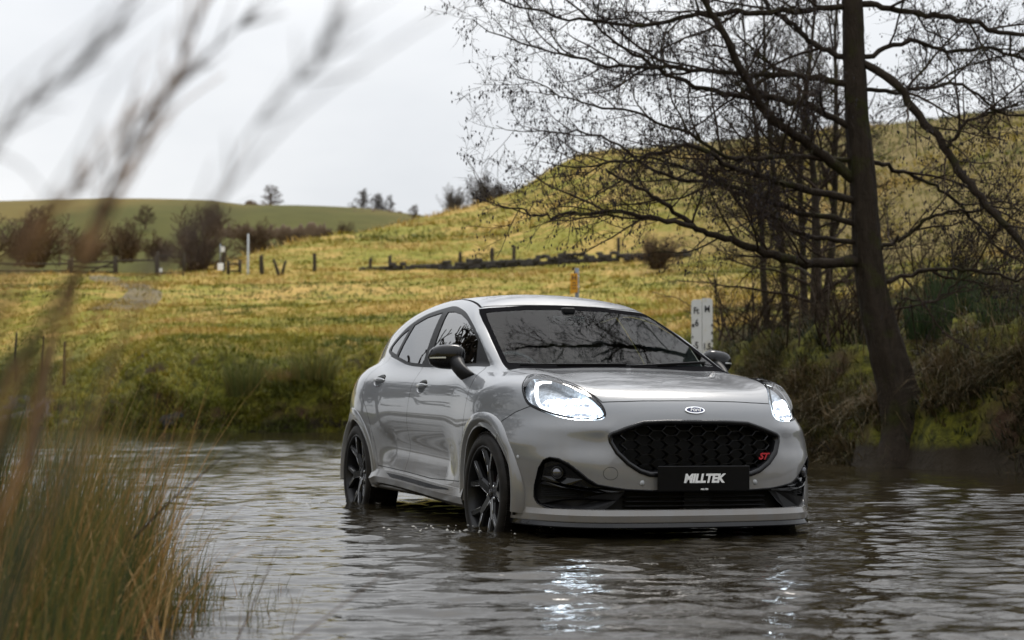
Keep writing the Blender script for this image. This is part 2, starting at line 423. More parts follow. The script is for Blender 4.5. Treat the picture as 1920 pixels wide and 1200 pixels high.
def sdf_poly(P, poly):
    """signed distance of 2D points to a closed polygon, negative inside"""
    A = np.array(poly, float); Bv = np.roll(A, -1, 0); d = np.full(len(P), 1e9); sg = np.ones(len(P))
    for a, b in zip(A, Bv):
        e = b - a; w = P - a; tt = np.clip((w @ e) / max(e @ e, 1e-12), 0, 1)
        q = w - tt[:, None] * e; d = np.minimum(d, (q * q).sum(1))
        c1 = P[:, 1] >= a[1]; c2 = P[:, 1] < b[1]; c3 = e[0] * w[:, 1] > e[1] * w[:, 0]
        fl = (c1 & c2 & c3) | (~c1 & ~c2 & ~c3); sg = np.where(fl, -sg, sg)
    return sg * np.sqrt(d)
def smooth_poly(poly, n=4):
    """Catmull-Rom through a closed outline"""
    A = np.array(poly, float); k = len(A); out = []
    for i in range(k):
        p0, p1, p2, p3 = A[i - 1], A[i], A[(i + 1) % k], A[(i + 2) % k]
        for j in range(n):
            s = j / n; out.append(0.5 * ((2 * p1) + (p2 - p0) * s + (2 * p0 - 5 * p1 + 4 * p2 - p3) * s * s + (3 * p1 - p0 - 3 * p2 + p3) * s ** 3))
    return np.array(out)
class Skin:
    def __init__(s, V, F): s.V = V; s.F = F; s.lab = np.zeros(len(F), int)
    def clip(s, phi, eps=0.0004):
        """split triangles along phi = 0"""
        phi = np.where(np.abs(phi) < eps, eps, phi)
        F = s.F; sg = phi[F] > 0; n = sg.sum(1); mix = (n == 1) | (n == 2)
        if not mix.any(): return phi
        G = F[mix]; lab = s.lab[mix]; sgm = sg[mix]; lone = np.where(n[mix] == 1, np.argmax(sgm, 1), np.argmin(sgm, 1))
        r = np.arange(len(G)); a = G[r, lone]; b = G[r, (lone + 1) % 3]; c = G[r, (lone + 2) % 3]
        E = np.sort(np.concatenate([np.stack([a, b], 1), np.stack([a, c], 1)]), 1)
        U, inv = np.unique(E, axis=0, return_inverse=True); inv = inv.ravel()
        t = phi[U[:, 0]] / (phi[U[:, 0]] - phi[U[:, 1]]); t = np.clip(t, 0.02, 0.98)
        NV = s.V[U[:, 0]] + t[:, None] * (s.V[U[:, 1]] - s.V[U[:, 0]])
        base = len(s.V); ab = base + inv[:len(G)]; ac = base + inv[len(G):]
        s.V = np.concatenate([s.V, NV]); phi = np.concatenate([phi, np.zeros(len(NV))])
        s.F = np.concatenate([F[~mix], np.stack([a, ab, ac], 1), np.stack([ab, b, c], 1), np.stack([ab, c, ac], 1)])
        s.lab = np.concatenate([s.lab[~mix], lab, lab, lab]); return phi
    def region(s, fn, lab, gap=0.0, allow=(0,), gaplab=-1):
        """triangles with fn < -gap get lab; the strip |fn| < gap gets gaplab"""
        if gap:
            s.clip(fn(s.V) + gap); s.clip(fn(s.V) - gap)
        else: s.clip(fn(s.V))
        f = fn(s.V[s.F].mean(1)); ok = np.isin(s.lab, allow)
        if gap: s.lab[ok & (np.abs(f) <= gap)] = gaplab
        s.lab[ok & (f < -gap)] = lab

def proj_fn(poly, u, v, keep=None):
    poly = np.array(poly, float); lo = poly.min(0) - 0.15; hi = poly.max(0) + 0.15
    def fn(V):
        P = np.stack([u(V), v(V)], 1); d = np.full(len(V), 0.2)
        m = ((P > lo) & (P < hi)).all(1)
        if keep is not None: m &= keep(V)
        if m.any(): d[m] = sdf_poly(P[m], poly)
        return d
    return fn
X_ = lambda V: V[:, 0]
Y_ = lambda V: V[:, 1]
Z_ = lambda V: V[:, 2]
S_ = lambda V: -V[:, 1]

H_ = 0.0135
P0, Q0 = nets(F_body, (-3.5, -1.0, 0.1), (1.0, 0.046, 1.6), H_)
P0 = project(F_body, P0, 2)
T0 = np.concatenate([Q0[:, [0, 1, 2]], Q0[:, [0, 2, 3]]])
sk = Skin(P0, T0)
sk.region(lambda V: -V[:, 1], 99, 0.0)            # beyond the centre plane: thrown away
keep_ = sk.lab != 99; sk.F = sk.F[keep_]; sk.lab = sk.lab[keep_]

DLO = [(-.372, 1.025), (-.554, 1.028), (-.99, 1.028), (-1.474, 1.037), (-1.771, 1.053), (-2.087, 1.092), (-2.50, 1.150), (-2.545, 1.195), (-2.353, 1.291), (-2.17, 1.345), (-1.928, 1.392), (-1.638, 1.417), (-1.47, 1.424), (-1.294, 1.401), (-1.099, 1.359), (-.869, 1.279), (-.657, 1.187), (-.421, 1.062)]
GF = [(-1.47, 1.386), (-1.352, 1.382), (-1.204, 1.362), (-1.016, 1.314), (-.82, 1.243), (-.672, 1.176), (-.573, 1.046), (-.9, 1.047), (-1.30, 1.052), (-1.385, 1.183)]
GR = [(-1.575, 1.388), (-1.53, 1.25), (-1.455, 1.055), (-1.795, 1.074), (-2.125, 1.117), (-2.118, 1.187), (-2.082, 1.325), (-1.859, 1.366)]
GQ = [(-2.165, 1.303), (-2.18, 1.20), (-2.195, 1.130), (-2.46, 1.163), (-2.48, 1.195), (-2.33, 1.262)]
HLM = [(.216, -.731, .951), (.148, -.690, .972), (.152, -.650, .981), (.225, -.612, .974), (.34, -.596, .955), (.455, -.576, .930), (.541, -.546, .902), (.61, -.516, .866), (.669, -.490, .822), (.705, -.481, .782), (.722, -.487, .755), (.723, -.520, .739), (.703, -.565, .736), (.663, -.625, .738), (.595, -.686, .752), (.502, -.737, .775), (.405, -.776, .807), (.352, -.786, .843), (.280, -.770, .894)]
hl_c = np.mean(HLM, 0); hl_n = grad(F_body, np.array(HLM)).mean(0); hl_n /= np.linalg.norm(hl_n)
hl_u = np.cross((0, 0, 1), hl_n); hl_u /= np.linalg.norm(hl_u); hl_v = np.cross(hl_n, hl_u)
hlu = lambda V: (V - hl_c) @ hl_u
hlv = lambda V: (V - hl_c) @ hl_v
HL2 = smooth_poly(np.stack([hlu(np.array(HLM)), hlv(np.array(HLM))], 1), 3)
GRL = [(-.3, .742), (.169, .741), (.30, .735), (.39, .708), (.478, .676), (.492, .662), (.488, .628), (.462, .572), (.408, .517), (.345, .476), (.29, .458), (-.3, .457)]
FOG = [(-.3, .386), (.248, .386), (.417, .394), (.489, .405), (.557, .418), (.600, .446), (.640, .484), (.684, .523), (.720, .545), (.752, .550), (.774, .534), (.788, .492), (.793, .403), (.792, .341), (.782, .309), (.758, .290), (.727, .279), (.663, .273), (.556, .271), (.343, .277), (-.3, .283)]
BON = [(.709, -.30), (.709, .05), (.706, .181), (.692, .364), (.672, .486), (.61, .516), (.541, .546), (.455, .576), (.34, .596), (.225, .612), (.152, .650), (.118, .675), (.089, .679), (-.165, .694), (-.135, .60), (-.12, .30), (-.115, -.30)]
BMP = [(.405, .805), (.30, .772), (.213, .725), (.213, .05), (1.3, .05), (1.3, 1.2), (.9, 1.2), (.6, .95), (.42, .93)]
DF = [(-.400, 1.026), (-.30, .93), (-.272, .86), (-.29, .77), (-.335, .64), (-.395, .50), (-.42, .375), (-1.0, .365), (-1.54, .385), (-1.52, .50), (-1.475, .62), (-1.435, .80), (-1.425, .90), (-1.432, 1.037), (-1.0, 1.030), (-.554, 1.03)]
DR = [(-1.432, 1.037), (-1.425, .90), (-1.435, .80), (-1.475, .62), (-1.52, .50), (-1.54, .385), (-1.9, .395), (-2.09, .40), (-2.135, .55), (-2.20, .68), (-2.27, .77), (-2.36, .84), (-2.42, .95), (-2.43, 1.06), (-2.36, 1.125), (-2.087, 1.094), (-1.771, 1.055), (-1.474, 1.039)]
WSP = [(-.3, 1.420), (.0, 1.420), (.26, 1.414), (.50, 1.393), (.553, 1.386), (.575, 1.355), (.598, 1.302), (.64, 1.178), (.671, 1.076), (.690, 1.00), (.690, .93), (-.3, .93)]
low = lambda V: V[:, 2] < 1.0
circ = lambda xc, r: (lambda V: np.where(V[:, 2] < 0.8, np.hypot(V[:, 0] - xc, V[:, 2] - WR) - r, 0.3))
sk.region(circ(0, .363), 90); sk.region(circ(-WB, .363), 90)
wsf = proj_fn(WSP, S_, Z_)
scr = lambda V: np.maximum(np.maximum(wsf(V), V[:, 0] + .135), -1.4 - V[:, 0])
sk.region(scr, 2)
sk.region(lambda V: np.maximum(scr(V) + .030, 1.045 - V[:, 2]), 3, allow=(2,))
dlo = proj_fn(smooth_poly(DLO, 3), X_, Z_)
dlof = lambda V: np.where(V[:, 2] > .98, dlo(V), .2)
sk.region(dlof, 4)
sk.region(proj_fn(smooth_poly(GF, 1), X_, Z_), 5, allow=(4,))
sk.region(proj_fn(GR, X_, Z_), 6, allow=(4,))
sk.region(proj_fn(GQ, X_, Z_), 7, allow=(4,))
hlf = proj_fn(HL2, hlu, hlv, lambda V: (V - hl_c) @ hl_n > -.25)
sk.region(hlf, 8, .002)
sk.region(lambda V: hlf(V) + .011, 9, allow=(8,))
front = lambda V: V[:, 0] > .4
sk.region(proj_fn(GRL, S_, Z_, front), 91); sk.region(proj_fn(smooth_poly(FOG, 2), S_, Z_, front), 92)
sk.region(proj_fn(BON, X_, S_, lambda V: V[:, 2] > .7), 10, .0025)
sk.region(proj_fn(BMP, X_, Z_), 11, .0022)
ELL = lambda hx, hz: [(hx + .098 * math.cos(t), hz + .040 * math.sin(t)) for t in np.linspace(0, 2 * PI, 40, endpoint=False)]
HX = ((-1.222, .914), (-2.142, .955))
for hx, hz in HX: sk.region(proj_fn(ELL(hx, hz), X_, Z_), 93)
sk.region(proj_fn(DF, X_, Z_), 12, .0022); sk.region(proj_fn(DR, X_, Z_), 13, .0022)
ROOF = [(-1.03, -.3), (-1.03, .40), (-1.05, .535), (-1.25, .51), (-1.56, .475), (-2.1, .455), (-2.7, .42), (-2.98, .40), (-2.98, -.3)]
sk.region(proj_fn(ROOF, X_, S_, lambda V: V[:, 2] > 1.3), 14, .007)
TGT = [(-2.98, 1.30), (-2.99, 1.6), (-3.6, 1.6), (-3.6, .55), (-3.10, .60), (-3.08, 1.0)]
sk.region(proj_fn(TGT, X_, Z_), 15, .002)
wing = lambda V: -(V[:, 0] + .40)
sk.region(wing, 16)
quarter = lambda V: V[:, 0] + 2.0
sk.region(lambda V: np.maximum(quarter(V), V[:, 2] - 1.16), 17)
sk.V = project(F_body, sk.V, 1)
NRM = grad(F_body, sk.V); NRM /= np.linalg.norm(NRM, axis=1)[:, None]

def skin_mesh(name, labs, off=0.0, sides='R', mask=None):
    """labs' triangles, right side / mirrored left side / both halves as one"""
    m = np.isin(sk.lab, labs)
    if mask is not None: m &= mask
    F = sk.F[m]; u, inv = np.unique(F, return_inverse=True); F = inv.reshape(-1, 3); N = NRM[u]; V = sk.V[u] + off * N
    if sides == 'R': return npmesh(name, V, F, True, N)
    fl = np.array([1, -1, 1.0])
    if sides == 'L': return npmesh(name, V * fl, F[:, ::-1], True, N * fl)
    return npmesh(name, np.concatenate([V, V * fl]), np.concatenate([F, F[:, ::-1] + len(V)]), True, np.concatenate([N, N * fl]))
def skin_part(name, labs, mat, off=0.0, both=True, parent=None, mask=None):
    if both: return [link(name, skin_mesh(name, labs, off, 'B', mask), mat, parent or car)]
    return [link(name, skin_mesh(name, labs, off, s, mask), mat, parent or car) for s in ('R', 'L')]
skin_part('inner_shell', [-1, 0, 10, 11, 12, 13, 14, 15, 16, 17], M['matt_black'], -.012)
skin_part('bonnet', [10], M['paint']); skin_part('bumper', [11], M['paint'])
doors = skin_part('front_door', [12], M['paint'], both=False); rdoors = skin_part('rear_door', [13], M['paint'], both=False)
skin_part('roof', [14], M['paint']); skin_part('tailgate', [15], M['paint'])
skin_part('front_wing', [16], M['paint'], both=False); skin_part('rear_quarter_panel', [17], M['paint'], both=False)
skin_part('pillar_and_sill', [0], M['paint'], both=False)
ws_o = skin_part('windscreen', [3], M['screen'])[0]; skin_part('windscreen_surround', [2], M['frit'])
trim = skin_part('window_trim', [4], M['satin_black'], both=False)
skin_part('front_window', [5], M['side_glass'], -.004, both=False); skin_part('rear_window', [6], M['side_glass'], -.004, both=False)
skin_part('quarter_window', [7], M['side_glass'], -.004, both=False)

def surf_y(x, z, lo=.3, hi=1.05):
    """half width of the body at (x, z)"""
    x, z = np.broadcast_arrays(np.asarray(x, float), np.asarray(z, float)); a = np.full(x.shape, lo); b = np.full(x.shape, hi)
    for _ in range(26):
        m = (a + b) / 2; i = F_body(x, -m, z) < 0; a = np.where(i, m, a); b = np.where(i, b, m)
    return a
def plan_curve(z, ang, c=(-.2, 0)):
    ang = np.asarray(ang, float); d = np.stack([np.cos(ang), -np.sin(ang), 0 * ang], 1); o = np.array([c[0], c[1], z])
    a = np.zeros(len(ang)); b = np.full(len(ang), 1.6)
    for _ in range(28):
        m = (a + b) / 2; i = F_body(*(o + m[:, None] * d).T) < 0; a = np.where(i, m, a); b = np.where(i, b, m)
    P = o + a[:, None] * d; N = grad(F_body, P); N[:, 2] = 0; N /= np.linalg.norm(N, axis=1)[:, None]; return P, N
def front_at(s, z):
    """x of the front skin at (s, z)"""
    s, z = np.broadcast_arrays(np.asarray(s, float), np.asarray(z, float)); a = np.full(s.shape, 0.0); b = np.full(s.shape, 1.1)
    for _ in range(26):
        m = (a + b) / 2; i = F_body(m, -s, z) < 0; a = np.where(i, m, a); b = np.where(i, b, m)
    return a
_gs = np.linspace(0, .86, 87); _gz = np.linspace(.18, .86, 69); _gf = front_at(*np.meshgrid(_gs, _gz, indexing='ij'))
_hx = np.linspace(-3.4, .8, 211); _hz = np.linspace(.2, 1.1, 91); _hy = surf_y(*np.meshgrid(_hx, _hz, indexing='ij'))
def bil(gx_, gy_, G, x, y):
    x = np.clip(np.asarray(x, float), gx_[0], gx_[-1]); y = np.clip(np.asarray(y, float), gy_[0], gy_[-1])
    i = np.clip(((x - gx_[0]) / (gx_[1] - gx_[0])).astype(int), 0, len(gx_) - 2); j = np.clip(((y - gy_[0]) / (gy_[1] - gy_[0])).astype(int), 0, len(gy_) - 2)
    u = (x - gx_[i]) / (gx_[1] - gx_[0]); v = (y - gy_[j]) / (gy_[1] - gy_[0])
    return G[i, j] * (1 - u) * (1 - v) + G[i + 1, j] * u * (1 - v) + G[i, j + 1] * (1 - u) * v + G[i + 1, j + 1] * u * v
front_at = lambda s, z: bil(_gs, _gz, _gf, s, z)
surf_y = lambda x, z: bil(_hx, _hz, _hy, x, z)
def pair(mb, name, mat, parent=None, **kw):
    a = mb.build(name, mat, parent or car, **kw); b = mb.mirror_y().build(name, mat, parent or car, **kw); return a, b

# ---- wheel arch trims, wheel housings
for xc in (0.0, -WB):
    a0, a1 = math.radians(-10), math.radians(189)
    rings = []
    for a in np.linspace(a0, a1, 64):
        ro = .440; ri = .364
        ca, sa = math.cos(a), math.sin(a)
        def sy(r): return float(surf_y(xc + r * ca, max(WR + r * sa, .27)))
        so = sy(ro); sm = sy(.40)
        top = max(sm, .868) + .006
        so = max(so, .80); prof = [(ro + .003, so - .010), (ro + .001, so + .003), (ro - .004, so * .6 + top * .4 + .004), (ro - .028, top + .004), (ro - .040, top + .0045), (ro - .043, top + .002), (ri + .003, top - .008), (ri, top - .012), (ri - .002, top - .06)]
        rings.append([(xc + r * ca, -y, WR + r * sa) for r, y in prof])
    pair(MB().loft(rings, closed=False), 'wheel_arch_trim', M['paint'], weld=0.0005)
    rings = [[(xc + .378 * math.cos(a), -y, WR + .378 * math.sin(a)) for y in (.855, .56)] for a in np.linspace(math.radians(-14), math.radians(194), 40)]
    hb = MB().loft(rings, closed=False)
    n = 40; V = [(xc, -.56, WR)] + [(xc + .378 * math.cos(a), -.56, WR + .378 * math.sin(a)) for a in np.linspace(math.radians(-14), math.radians(194), n)]
    hb.add(V, [(0, i, i + 1) for i in range(1, n)])
    pair(hb, 'wheel_housing', M['matt_black'])

# ---- underbody
MB().box((-1.28, 0, .235), (3.9, 1.02, .05)).build('underbody', M['matt_black'], car)

# ---- front lip and splitter
ang = np.radians(np.linspace(-64, 64, 81))
Pc, Nc = plan_curve(.262, ang)
kink = lambda p: 1.0
def strip(prof, name, mat, taper=True):
    rings = []
    for p, nn in zip(Pc, Nc):
        w = float(np.clip((.86 - abs(p[1])) / .12, 0.0, 1.0)) if taper else 1.0
        rings.append([(p[0] + nn[0] * o * (w if o > 0 else 1), p[1] + nn[1] * o * (w if o > 0 else 1), z + dz * abs(p[1]) ** 2) for o, z, dz in prof])
    return MB().loft(rings, closed=False, smooth=False).build(name, mat, car)
strip([(-.02, .290, 0), (.002, .287, 0), (.002, .287, 0), (.013, .262, 0), (.0145, .259, 0), (.011, .228, .0), (.009, .224, 0), (-.004, .217, 0), (-.05, .217, 0)], 'front_lip', M['paint'])
strip([(-.02, .2225, 0), (.006, .2225, 0), (.007, .2220, 0), (.018, .205, 0), (.020, .202, 0), (.017, .196, 0), (-.15, .196, 0)], 'splitter', M['gloss_black'])

# ---- side skirts with black insert
xs = np.linspace(-2.20, -.37, 40); rings = []; rin = []
for x in xs:
    k = (x + .37) / -1.83
    zt = .335 + .042 * float(sst(0, .9, k)) - .02 * float(sst(.93, 1, k)); s0 = float(surf_y(x, zt)); fl = .012 + .012 * float(sst(.0, .5, k))
    rings.append([(x, -(s0 - .004), zt + .004), (x, -(s0 + .006), zt), (x, -(s0 + .006 + fl), zt - .045), (x, -(s0 + fl * .5), zt - .085), (x, -(s0 - .02), zt - .108), (x, -(s0 - .09), zt - .112)])
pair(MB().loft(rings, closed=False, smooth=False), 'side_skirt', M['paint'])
rings = []
for x in np.linspace(-1.86, -.62, 26):
    k = (x + .37) / -1.83; e = min(1.0, (x + 1.86) / .12, (-.62 - x) / .5 + .25); e = max(e, .08)
    zt = .335 + .042 * float(sst(0, .9, k)); s0 = float(surf_y(x, zt)); fl = .012 + .012 * float(sst(.0, .5, k)); y2 = s0 + .006 + fl
    f = lambda u: (-(s0 + .006 + (y2 - s0 - .006) * u + .003), zt - .045 * u)
    a = f(.28); b = f(.28 + .50 * e); rings.append([(x, a[0], a[1]), (x, b[0], b[1])])
pair(MB().loft(rings, closed=False), 'skirt_insert', M['gloss_black'])

# ---- wheels
def make_wheel(side):
    w = D.objects.new('wheel', None); COL.objects.link(w); w.parent = car
    y0 = 0.0                                   # local: outer face towards -y at y = -0.112
    tb = MB().lathe([(.250, -.100), (.262, -.112), (.285, -.1165), (.308, -.112), (.322, -.102), (.329, -.090), (.331, -.06), (.331, .06), (.329, .09), (.315, .108), (.285, .115), (.25, .10)], 72)
    tyre = tb.build('tyre', M['rubber'], w)
    gb = MB()                                  # tread blocks along the shoulder
    for i in range(64):
        a = 2 * PI * i / 64; Mx = Matrix.Rotation(-a, 3, 'Y')
        for yy, wd in ((-.080, .030), (-.035, .040), (.012, .040), (.062, .036)):
            c = Mx @ Vector((.3315, yy, 0)); gb.box(c, (.006, wd, .026), Mx)
    gb.build('tread', M['rubber'], tyre)
    rb = MB().lathe([(.2585, -.100), (.2595, -.107), (.2555, -.110), (.2490, -.108), (.2440, -.098), (.2340, -.070), (.2300, .02), (.2360, .09), (.252, .10)], 72)
    rim = rb.build('rim', M['barrel'], w)
    MB().lathe([(.2575, -.1088), (.2600, -.1082), (.2600, -.1062), (.2560, -.1095)], 72).build('rim_lip', M['rim_edge'], rim)
    sp_ = MB(); ed = MB()
    for k in range(5):
        a0 = PI / 2 + 2 * PI * k / 5 + .12
        def pt(r, t, y): return (r * math.cos(a0) - t * math.sin(a0), y, r * math.sin(a0) + t * math.cos(a0))
        # stem, then two arms
        def bar(pa, pb, wa, wb, ya, yb, dep):
            (ra, ta), (rb_, tb_) = pa, pb; dx, dy = rb_ - ra, tb_ - ta; l = math.hypot(dx, dy); nx, ny = -dy / l, dx / l
            def ring(r, t, ww, y): return [pt(r + nx * ww / 2 * 1.0, t + ny * ww / 2, y + .012), pt(r + nx * ww / 2 * .62, t + ny * ww / 2 * .62, y), pt(r - nx * ww / 2 * .62, t - ny * ww / 2 * .62, y), pt(r - nx * ww / 2, t - ny * ww / 2, y + .012), pt(r - nx * ww / 2, t - ny * ww / 2, y + dep), pt(r + nx * ww / 2, t + ny * ww / 2, y + dep)]
            sp_.loft([ring(ra, ta, wa, ya), ring(rb_, tb_, wb, yb)], smooth=False, caps=True)
            for sgn in ((1,) if tb_ >= 0 else (-1,)):
                A = pt(ra + sgn * nx * wa * .36, ta + sgn * ny * wa * .36, ya - .001); B_ = pt(rb_ + sgn * nx * wb * .36, tb_ + sgn * ny * wb * .36, yb - .001)
                ed.tube([A, B_], .0017, 4)
        bar((.030, 0), (.152, 0), .066, .056, -.066, -.086, .040)
        bar((.138, .012), (.248, .076), .036, .034, -.084, -.102, .032)
        bar((.138, -.012), (.248, -.076), .036, .034, -.084, -.102, .032)
    sp_.build('spokes', M['rim_dark'], w)
    ed.build('spoke_edge', M['rim_edge'], w)
    hb = MB().lathe([(.0, -.060), (.028, -.060), (.034, -.066), (.072, -.066), (.080, -.050), (.078, .02)], 40); hub = hb.build('hub', M['rim_dark'], w)
    MB().lathe([(0, -.070), (.024, -.070), (.029, -.066), (.029, -.055)], 28).build('centre_cap', M['gloss_black'], hub)
    for k in range(5):
        a = PI / 2 + 2 * PI * (k + .5) / 5 + .12; c = (.054 * math.cos(a), 0, .054 * math.sin(a))
        MB().lathe([(.0155, -.0665), (.0155, -.050), (.0105, -.052), (.0105, -.066), (0, -.068)], 12, c=c).build('wheel_nut', M['chrome'], hub)
    MB().lathe([(.08, .0), (.162, .0), (.162, .022), (.08, .022)], 48).build('brake_disc', M['disc'], w)
    cl = MB(); rr = []
    for a in np.linspace(-.45, .45, 9): rr.append([(r * math.cos(a + .25), y, r * math.sin(a + .25)) for r, y in ((.105, -.03), (.172, -.03), (.172, .05), (.105, .05))])
    cl.loft(rr, caps=True); cl.build('brake_caliper', M['red'], w)
    return w
def copy_tree(o, parent=None):
    c = o.copy(); COL.objects.link(c); c.parent = parent
    for ch in o.children: copy_tree(ch, c)
    return c
#WHEELS
w0 = make_wheel('R'); w0.location = (0, -.776, WR); w0.rotation_euler = (0, .25, 0)
for i, (x, y, r, sp0) in enumerate(((-WB, -.770, 0, .9), (0, .776, PI, .3), (-WB, .770, PI, 1.2))):
    w = copy_tree(w0, car); w.location = (x, y, WR); w.rotation_euler = (0, sp0, r)

# ---- headlamps
def uv3(L3): A = np.array(L3); return np.stack([hlu(A), hlv(A)], 1)
EM = uv3([(.469, -.725, .852), (.509, -.681, .872), (.568, -.617, .87), (.609, -.568, .86), (.645, -.545, .836), (.698, -.532, .776), (.699, -.552, .76), (.638, -.645, .753), (.561, -.702, .774), (.482, -.738, .805), (.457, -.743, .83)])
DRL = uv3([(.358, -.639, .948), (.306, -.673, .951), (.304, -.711, .942), (.388, -.753, .88), (.43, -.756, .833), (.476, -.745, .797), (.579, -.694, .76), (.637, -.65, .748), (.632, -.648, .758), (.575, -.69, .776), (.49, -.733, .808), (.45, -.744, .838), (.414, -.739, .88), (.368, -.718, .922), (.361, -.691, .936), (.398, -.661, .937)])
m9 = sk.lab == 9; F9 = sk.F[m9]; u9, i9 = np.unique(F9, return_inverse=True); F9 = i9.reshape(-1, 3); V9 = sk.V[u9].copy()
def lamp_piece(poly, back, name, mat, side, parent, shrink=0.0):
    q = Skin(V9.copy(), F9.copy()); fn = proj_fn(poly, hlu, hlv); q.region(lambda V: fn(V) + shrink, 1)
    F = q.F[q.lab == 1]; u, inv = np.unique(F, return_inverse=True); F = inv.reshape(-1, 3); V = q.V[u] - hl_n * back
    if side == 'L': V = V * np.array([1, -1, 1.0]); F = F[:, ::-1]
    return link(name, npmesh(name, V, F, True), mat, parent)
for side, sgn in (('R', 1), ('L', -1)):
    hl = D.objects.new('headlight', None); COL.objects.link(hl); hl.parent = car
    LB = np.array([1, sgn, 1.0]); link('lens', npmesh('lens', (V9 + NRM[u9] * (.003 + .011 * sst(0, .06, -hlf(V9)))[:, None]) * LB, F9 if sgn > 0 else F9[:, ::-1], True), M['lens'], hl)
    link('bezel', skin_mesh('bezel', [8], .001, side), M['gloss_black'], hl)
    d9 = -hlf(V9); dep = .075 * sst(-.004, .030, d9)
    B9 = (V9 - hl_n * (dep + .004)[:, None]) * np.array([1, sgn, 1.0])
    link('reflector', npmesh('reflector', B9, F9 if sgn > 0 else F9[:, ::-1], True), M['lamp_bowl'], hl)
    lamp_piece(smooth_poly(EM, 3), .026, 'main_beam', M['beam'], side, hl, .003)
    lamp_piece(DRL, .016, 'running_light', M['drl'], side, hl)

# ---- door handles, in round scoops
for (hx, hz, prt) in ((-1.222, .914, doors), (-2.142, .955, rdoors)):
    for k, sg in ((0, -1), (1, 1)):
        s0 = float(surf_y(hx, hz)); n = grad(F_body, np.array([[hx, -s0, hz]]))[0]; n /= np.linalg.norm(n)
        e1 = np.array([1, 0, 0]) - n * n[0]; e1 /= np.linalg.norm(e1); e2 = np.cross(n, e1); e2 *= np.sign(e2[2]); c = np.array([hx, -s0, hz])
        fl = np.array([1, -sg, 1.0])
        def W_(a, b, h): return tuple((c + e1 * a + e2 * b + n * h) * fl)
        cup = MB(); rings = []
        for rr, hh in ((1.03, -.001), (.97, -.002), (.80, -.016), (.55, -.026), (.1, -.030)):
            rings.append([W_(.098 * rr * math.cos(t), .040 * rr * math.sin(t), hh) for t in np.linspace(0, 2 * PI, 40, endpoint=False)])
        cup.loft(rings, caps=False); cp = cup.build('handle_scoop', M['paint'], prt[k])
        bar = MB(); rings = []
        for a in np.linspace(-.100, .100, 15):
            w = .0145 * math.sqrt(max(.02, 1 - (a / .108) ** 2)); h = .020 - 1.2 * a * a
            rings.append([W_(a, w * math.cos(t) * 1.0 + .004, h - .010 + .009 * math.sin(t)) for t in np.linspace(0, 2 * PI, 10, endpoint=False)])
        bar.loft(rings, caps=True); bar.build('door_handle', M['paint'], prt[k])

# ---- grille
def inpoly(p, poly): return sdf_poly(np.array([p], float), poly)[0]
GRF = [(-y, z) for y, z in GRL[::-1] if y > 0] + [(y, z) for y, z in GRL if y > 0]
GRF = smooth_poly(GRF, 1)
def gx(s, z): return float(front_at(abs(s), z))
rings = []
GC = np.array([0, .60])
def shrink(poly, d):
    A = np.array(poly, float); P_ = np.roll(A, 1, 0); N_ = np.roll(A, -1, 0); t = N_ - P_; t /= np.maximum(np.linalg.norm(t, axis=1), 1e-9)[:, None]
    n = np.stack([-t[:, 1], t[:, 0]], 1); ar = ((A[:, 0] * N_[:, 1] - N_[:, 0] * A[:, 1]).sum()); return A + n * d * (1 if ar > 0 else -1)
def dense(poly, step=.03):
    A = np.array(poly, float); out = []
    for a, b in zip(A, np.roll(A, -1, 0)):
        k = max(1, int(np.linalg.norm(b - a) / step)); out += [a + (b - a) * i / k for i in range(k)]
    return np.array(out)
gp = dense(GRF); fx = front_at(np.abs(gp[:, 0]), gp[:, 1])
def gring(d, off): q = shrink(gp, d); return [(x + off, y, z) for x, (y, z) in zip(fx, q)]
gfr = MB().loft([gring(.0, -.03), gring(-.003, .004), gring(.004, .010), gring(.014, .009), gring(.024, .0), gring(.030, -.03), gring(.032, -.07)], closed=True)
grille = D.objects.new('grille', None); COL.objects.link(grille); grille.parent = car
gfr.build('grille_frame', M['gloss_black'], grille)
q = shrink(gp, .030); MB().add([(x - .075, y, z) for x, (y, z) in zip(fx, q)], [tuple(range(len(q)))]).build('grille_backing', M['matt_black'], grille)
hm = MB(); cw, rh, fa, fb = .0745, .0475, .047, .0275
inner = shrink(gp, .022)
def gbar(a, b):
    ia, ib = inpoly(a, inner), inpoly(b, inner)
    if ia > 0 and ib > 0: return
    a, b = np.array(a), np.array(b)
    if ia > 0 or ib > 0:
        lo, hi = (0.0, 1.0) if ib > 0 else (1.0, 0.0)
        for _ in range(12):
            m = (lo + hi) / 2
            if inpoly(a + (b - a) * m, inner) < 0: lo = m
            else: hi = m
        if ib > 0: b = a + (b - a) * lo
        else: a = a + (b - a) * lo
    t = b - a; l = np.linalg.norm(t)
    if l < .004: return
    n = np.array([-t[1], t[0]]) / l * .0024
    xa, xb = gx(*a) - .012, gx(*b) - .012
    V = []
    for dx in (0, -.035):
        V += [(xa + dx, *(a + n)), (xb + dx, *(b + n)), (xb + dx, *(b - n)), (xa + dx, *(a - n))]
    hm.add(V, [(0, 1, 2, 3), (7, 6, 5, 4), (0, 4, 5, 1), (1, 5, 6, 2), (2, 6, 7, 3), (3, 7, 4, 0)])
for i in range(-6, 7):
    for j in range(-5, 6):
        cy = i * cw; cz = .592 + j * rh + (rh / 2 if i % 2 else 0)
        if abs(cy) > .42:
            if i % 2 == 0: continue
        tl = (cy - fa / 2, cz + rh / 2); tr = (cy + fa / 2, cz + rh / 2); rr_ = (cy + fa / 2 + fb, cz); ll = (cy - fa / 2 - fb, cz)
        br = (cy + fa / 2, cz - rh / 2)
        gbar(tl, tr); gbar(tr, rr_); gbar(ll, tl); gbar(rr_, br); gbar((cy - fa / 2, cz - rh / 2), ll)
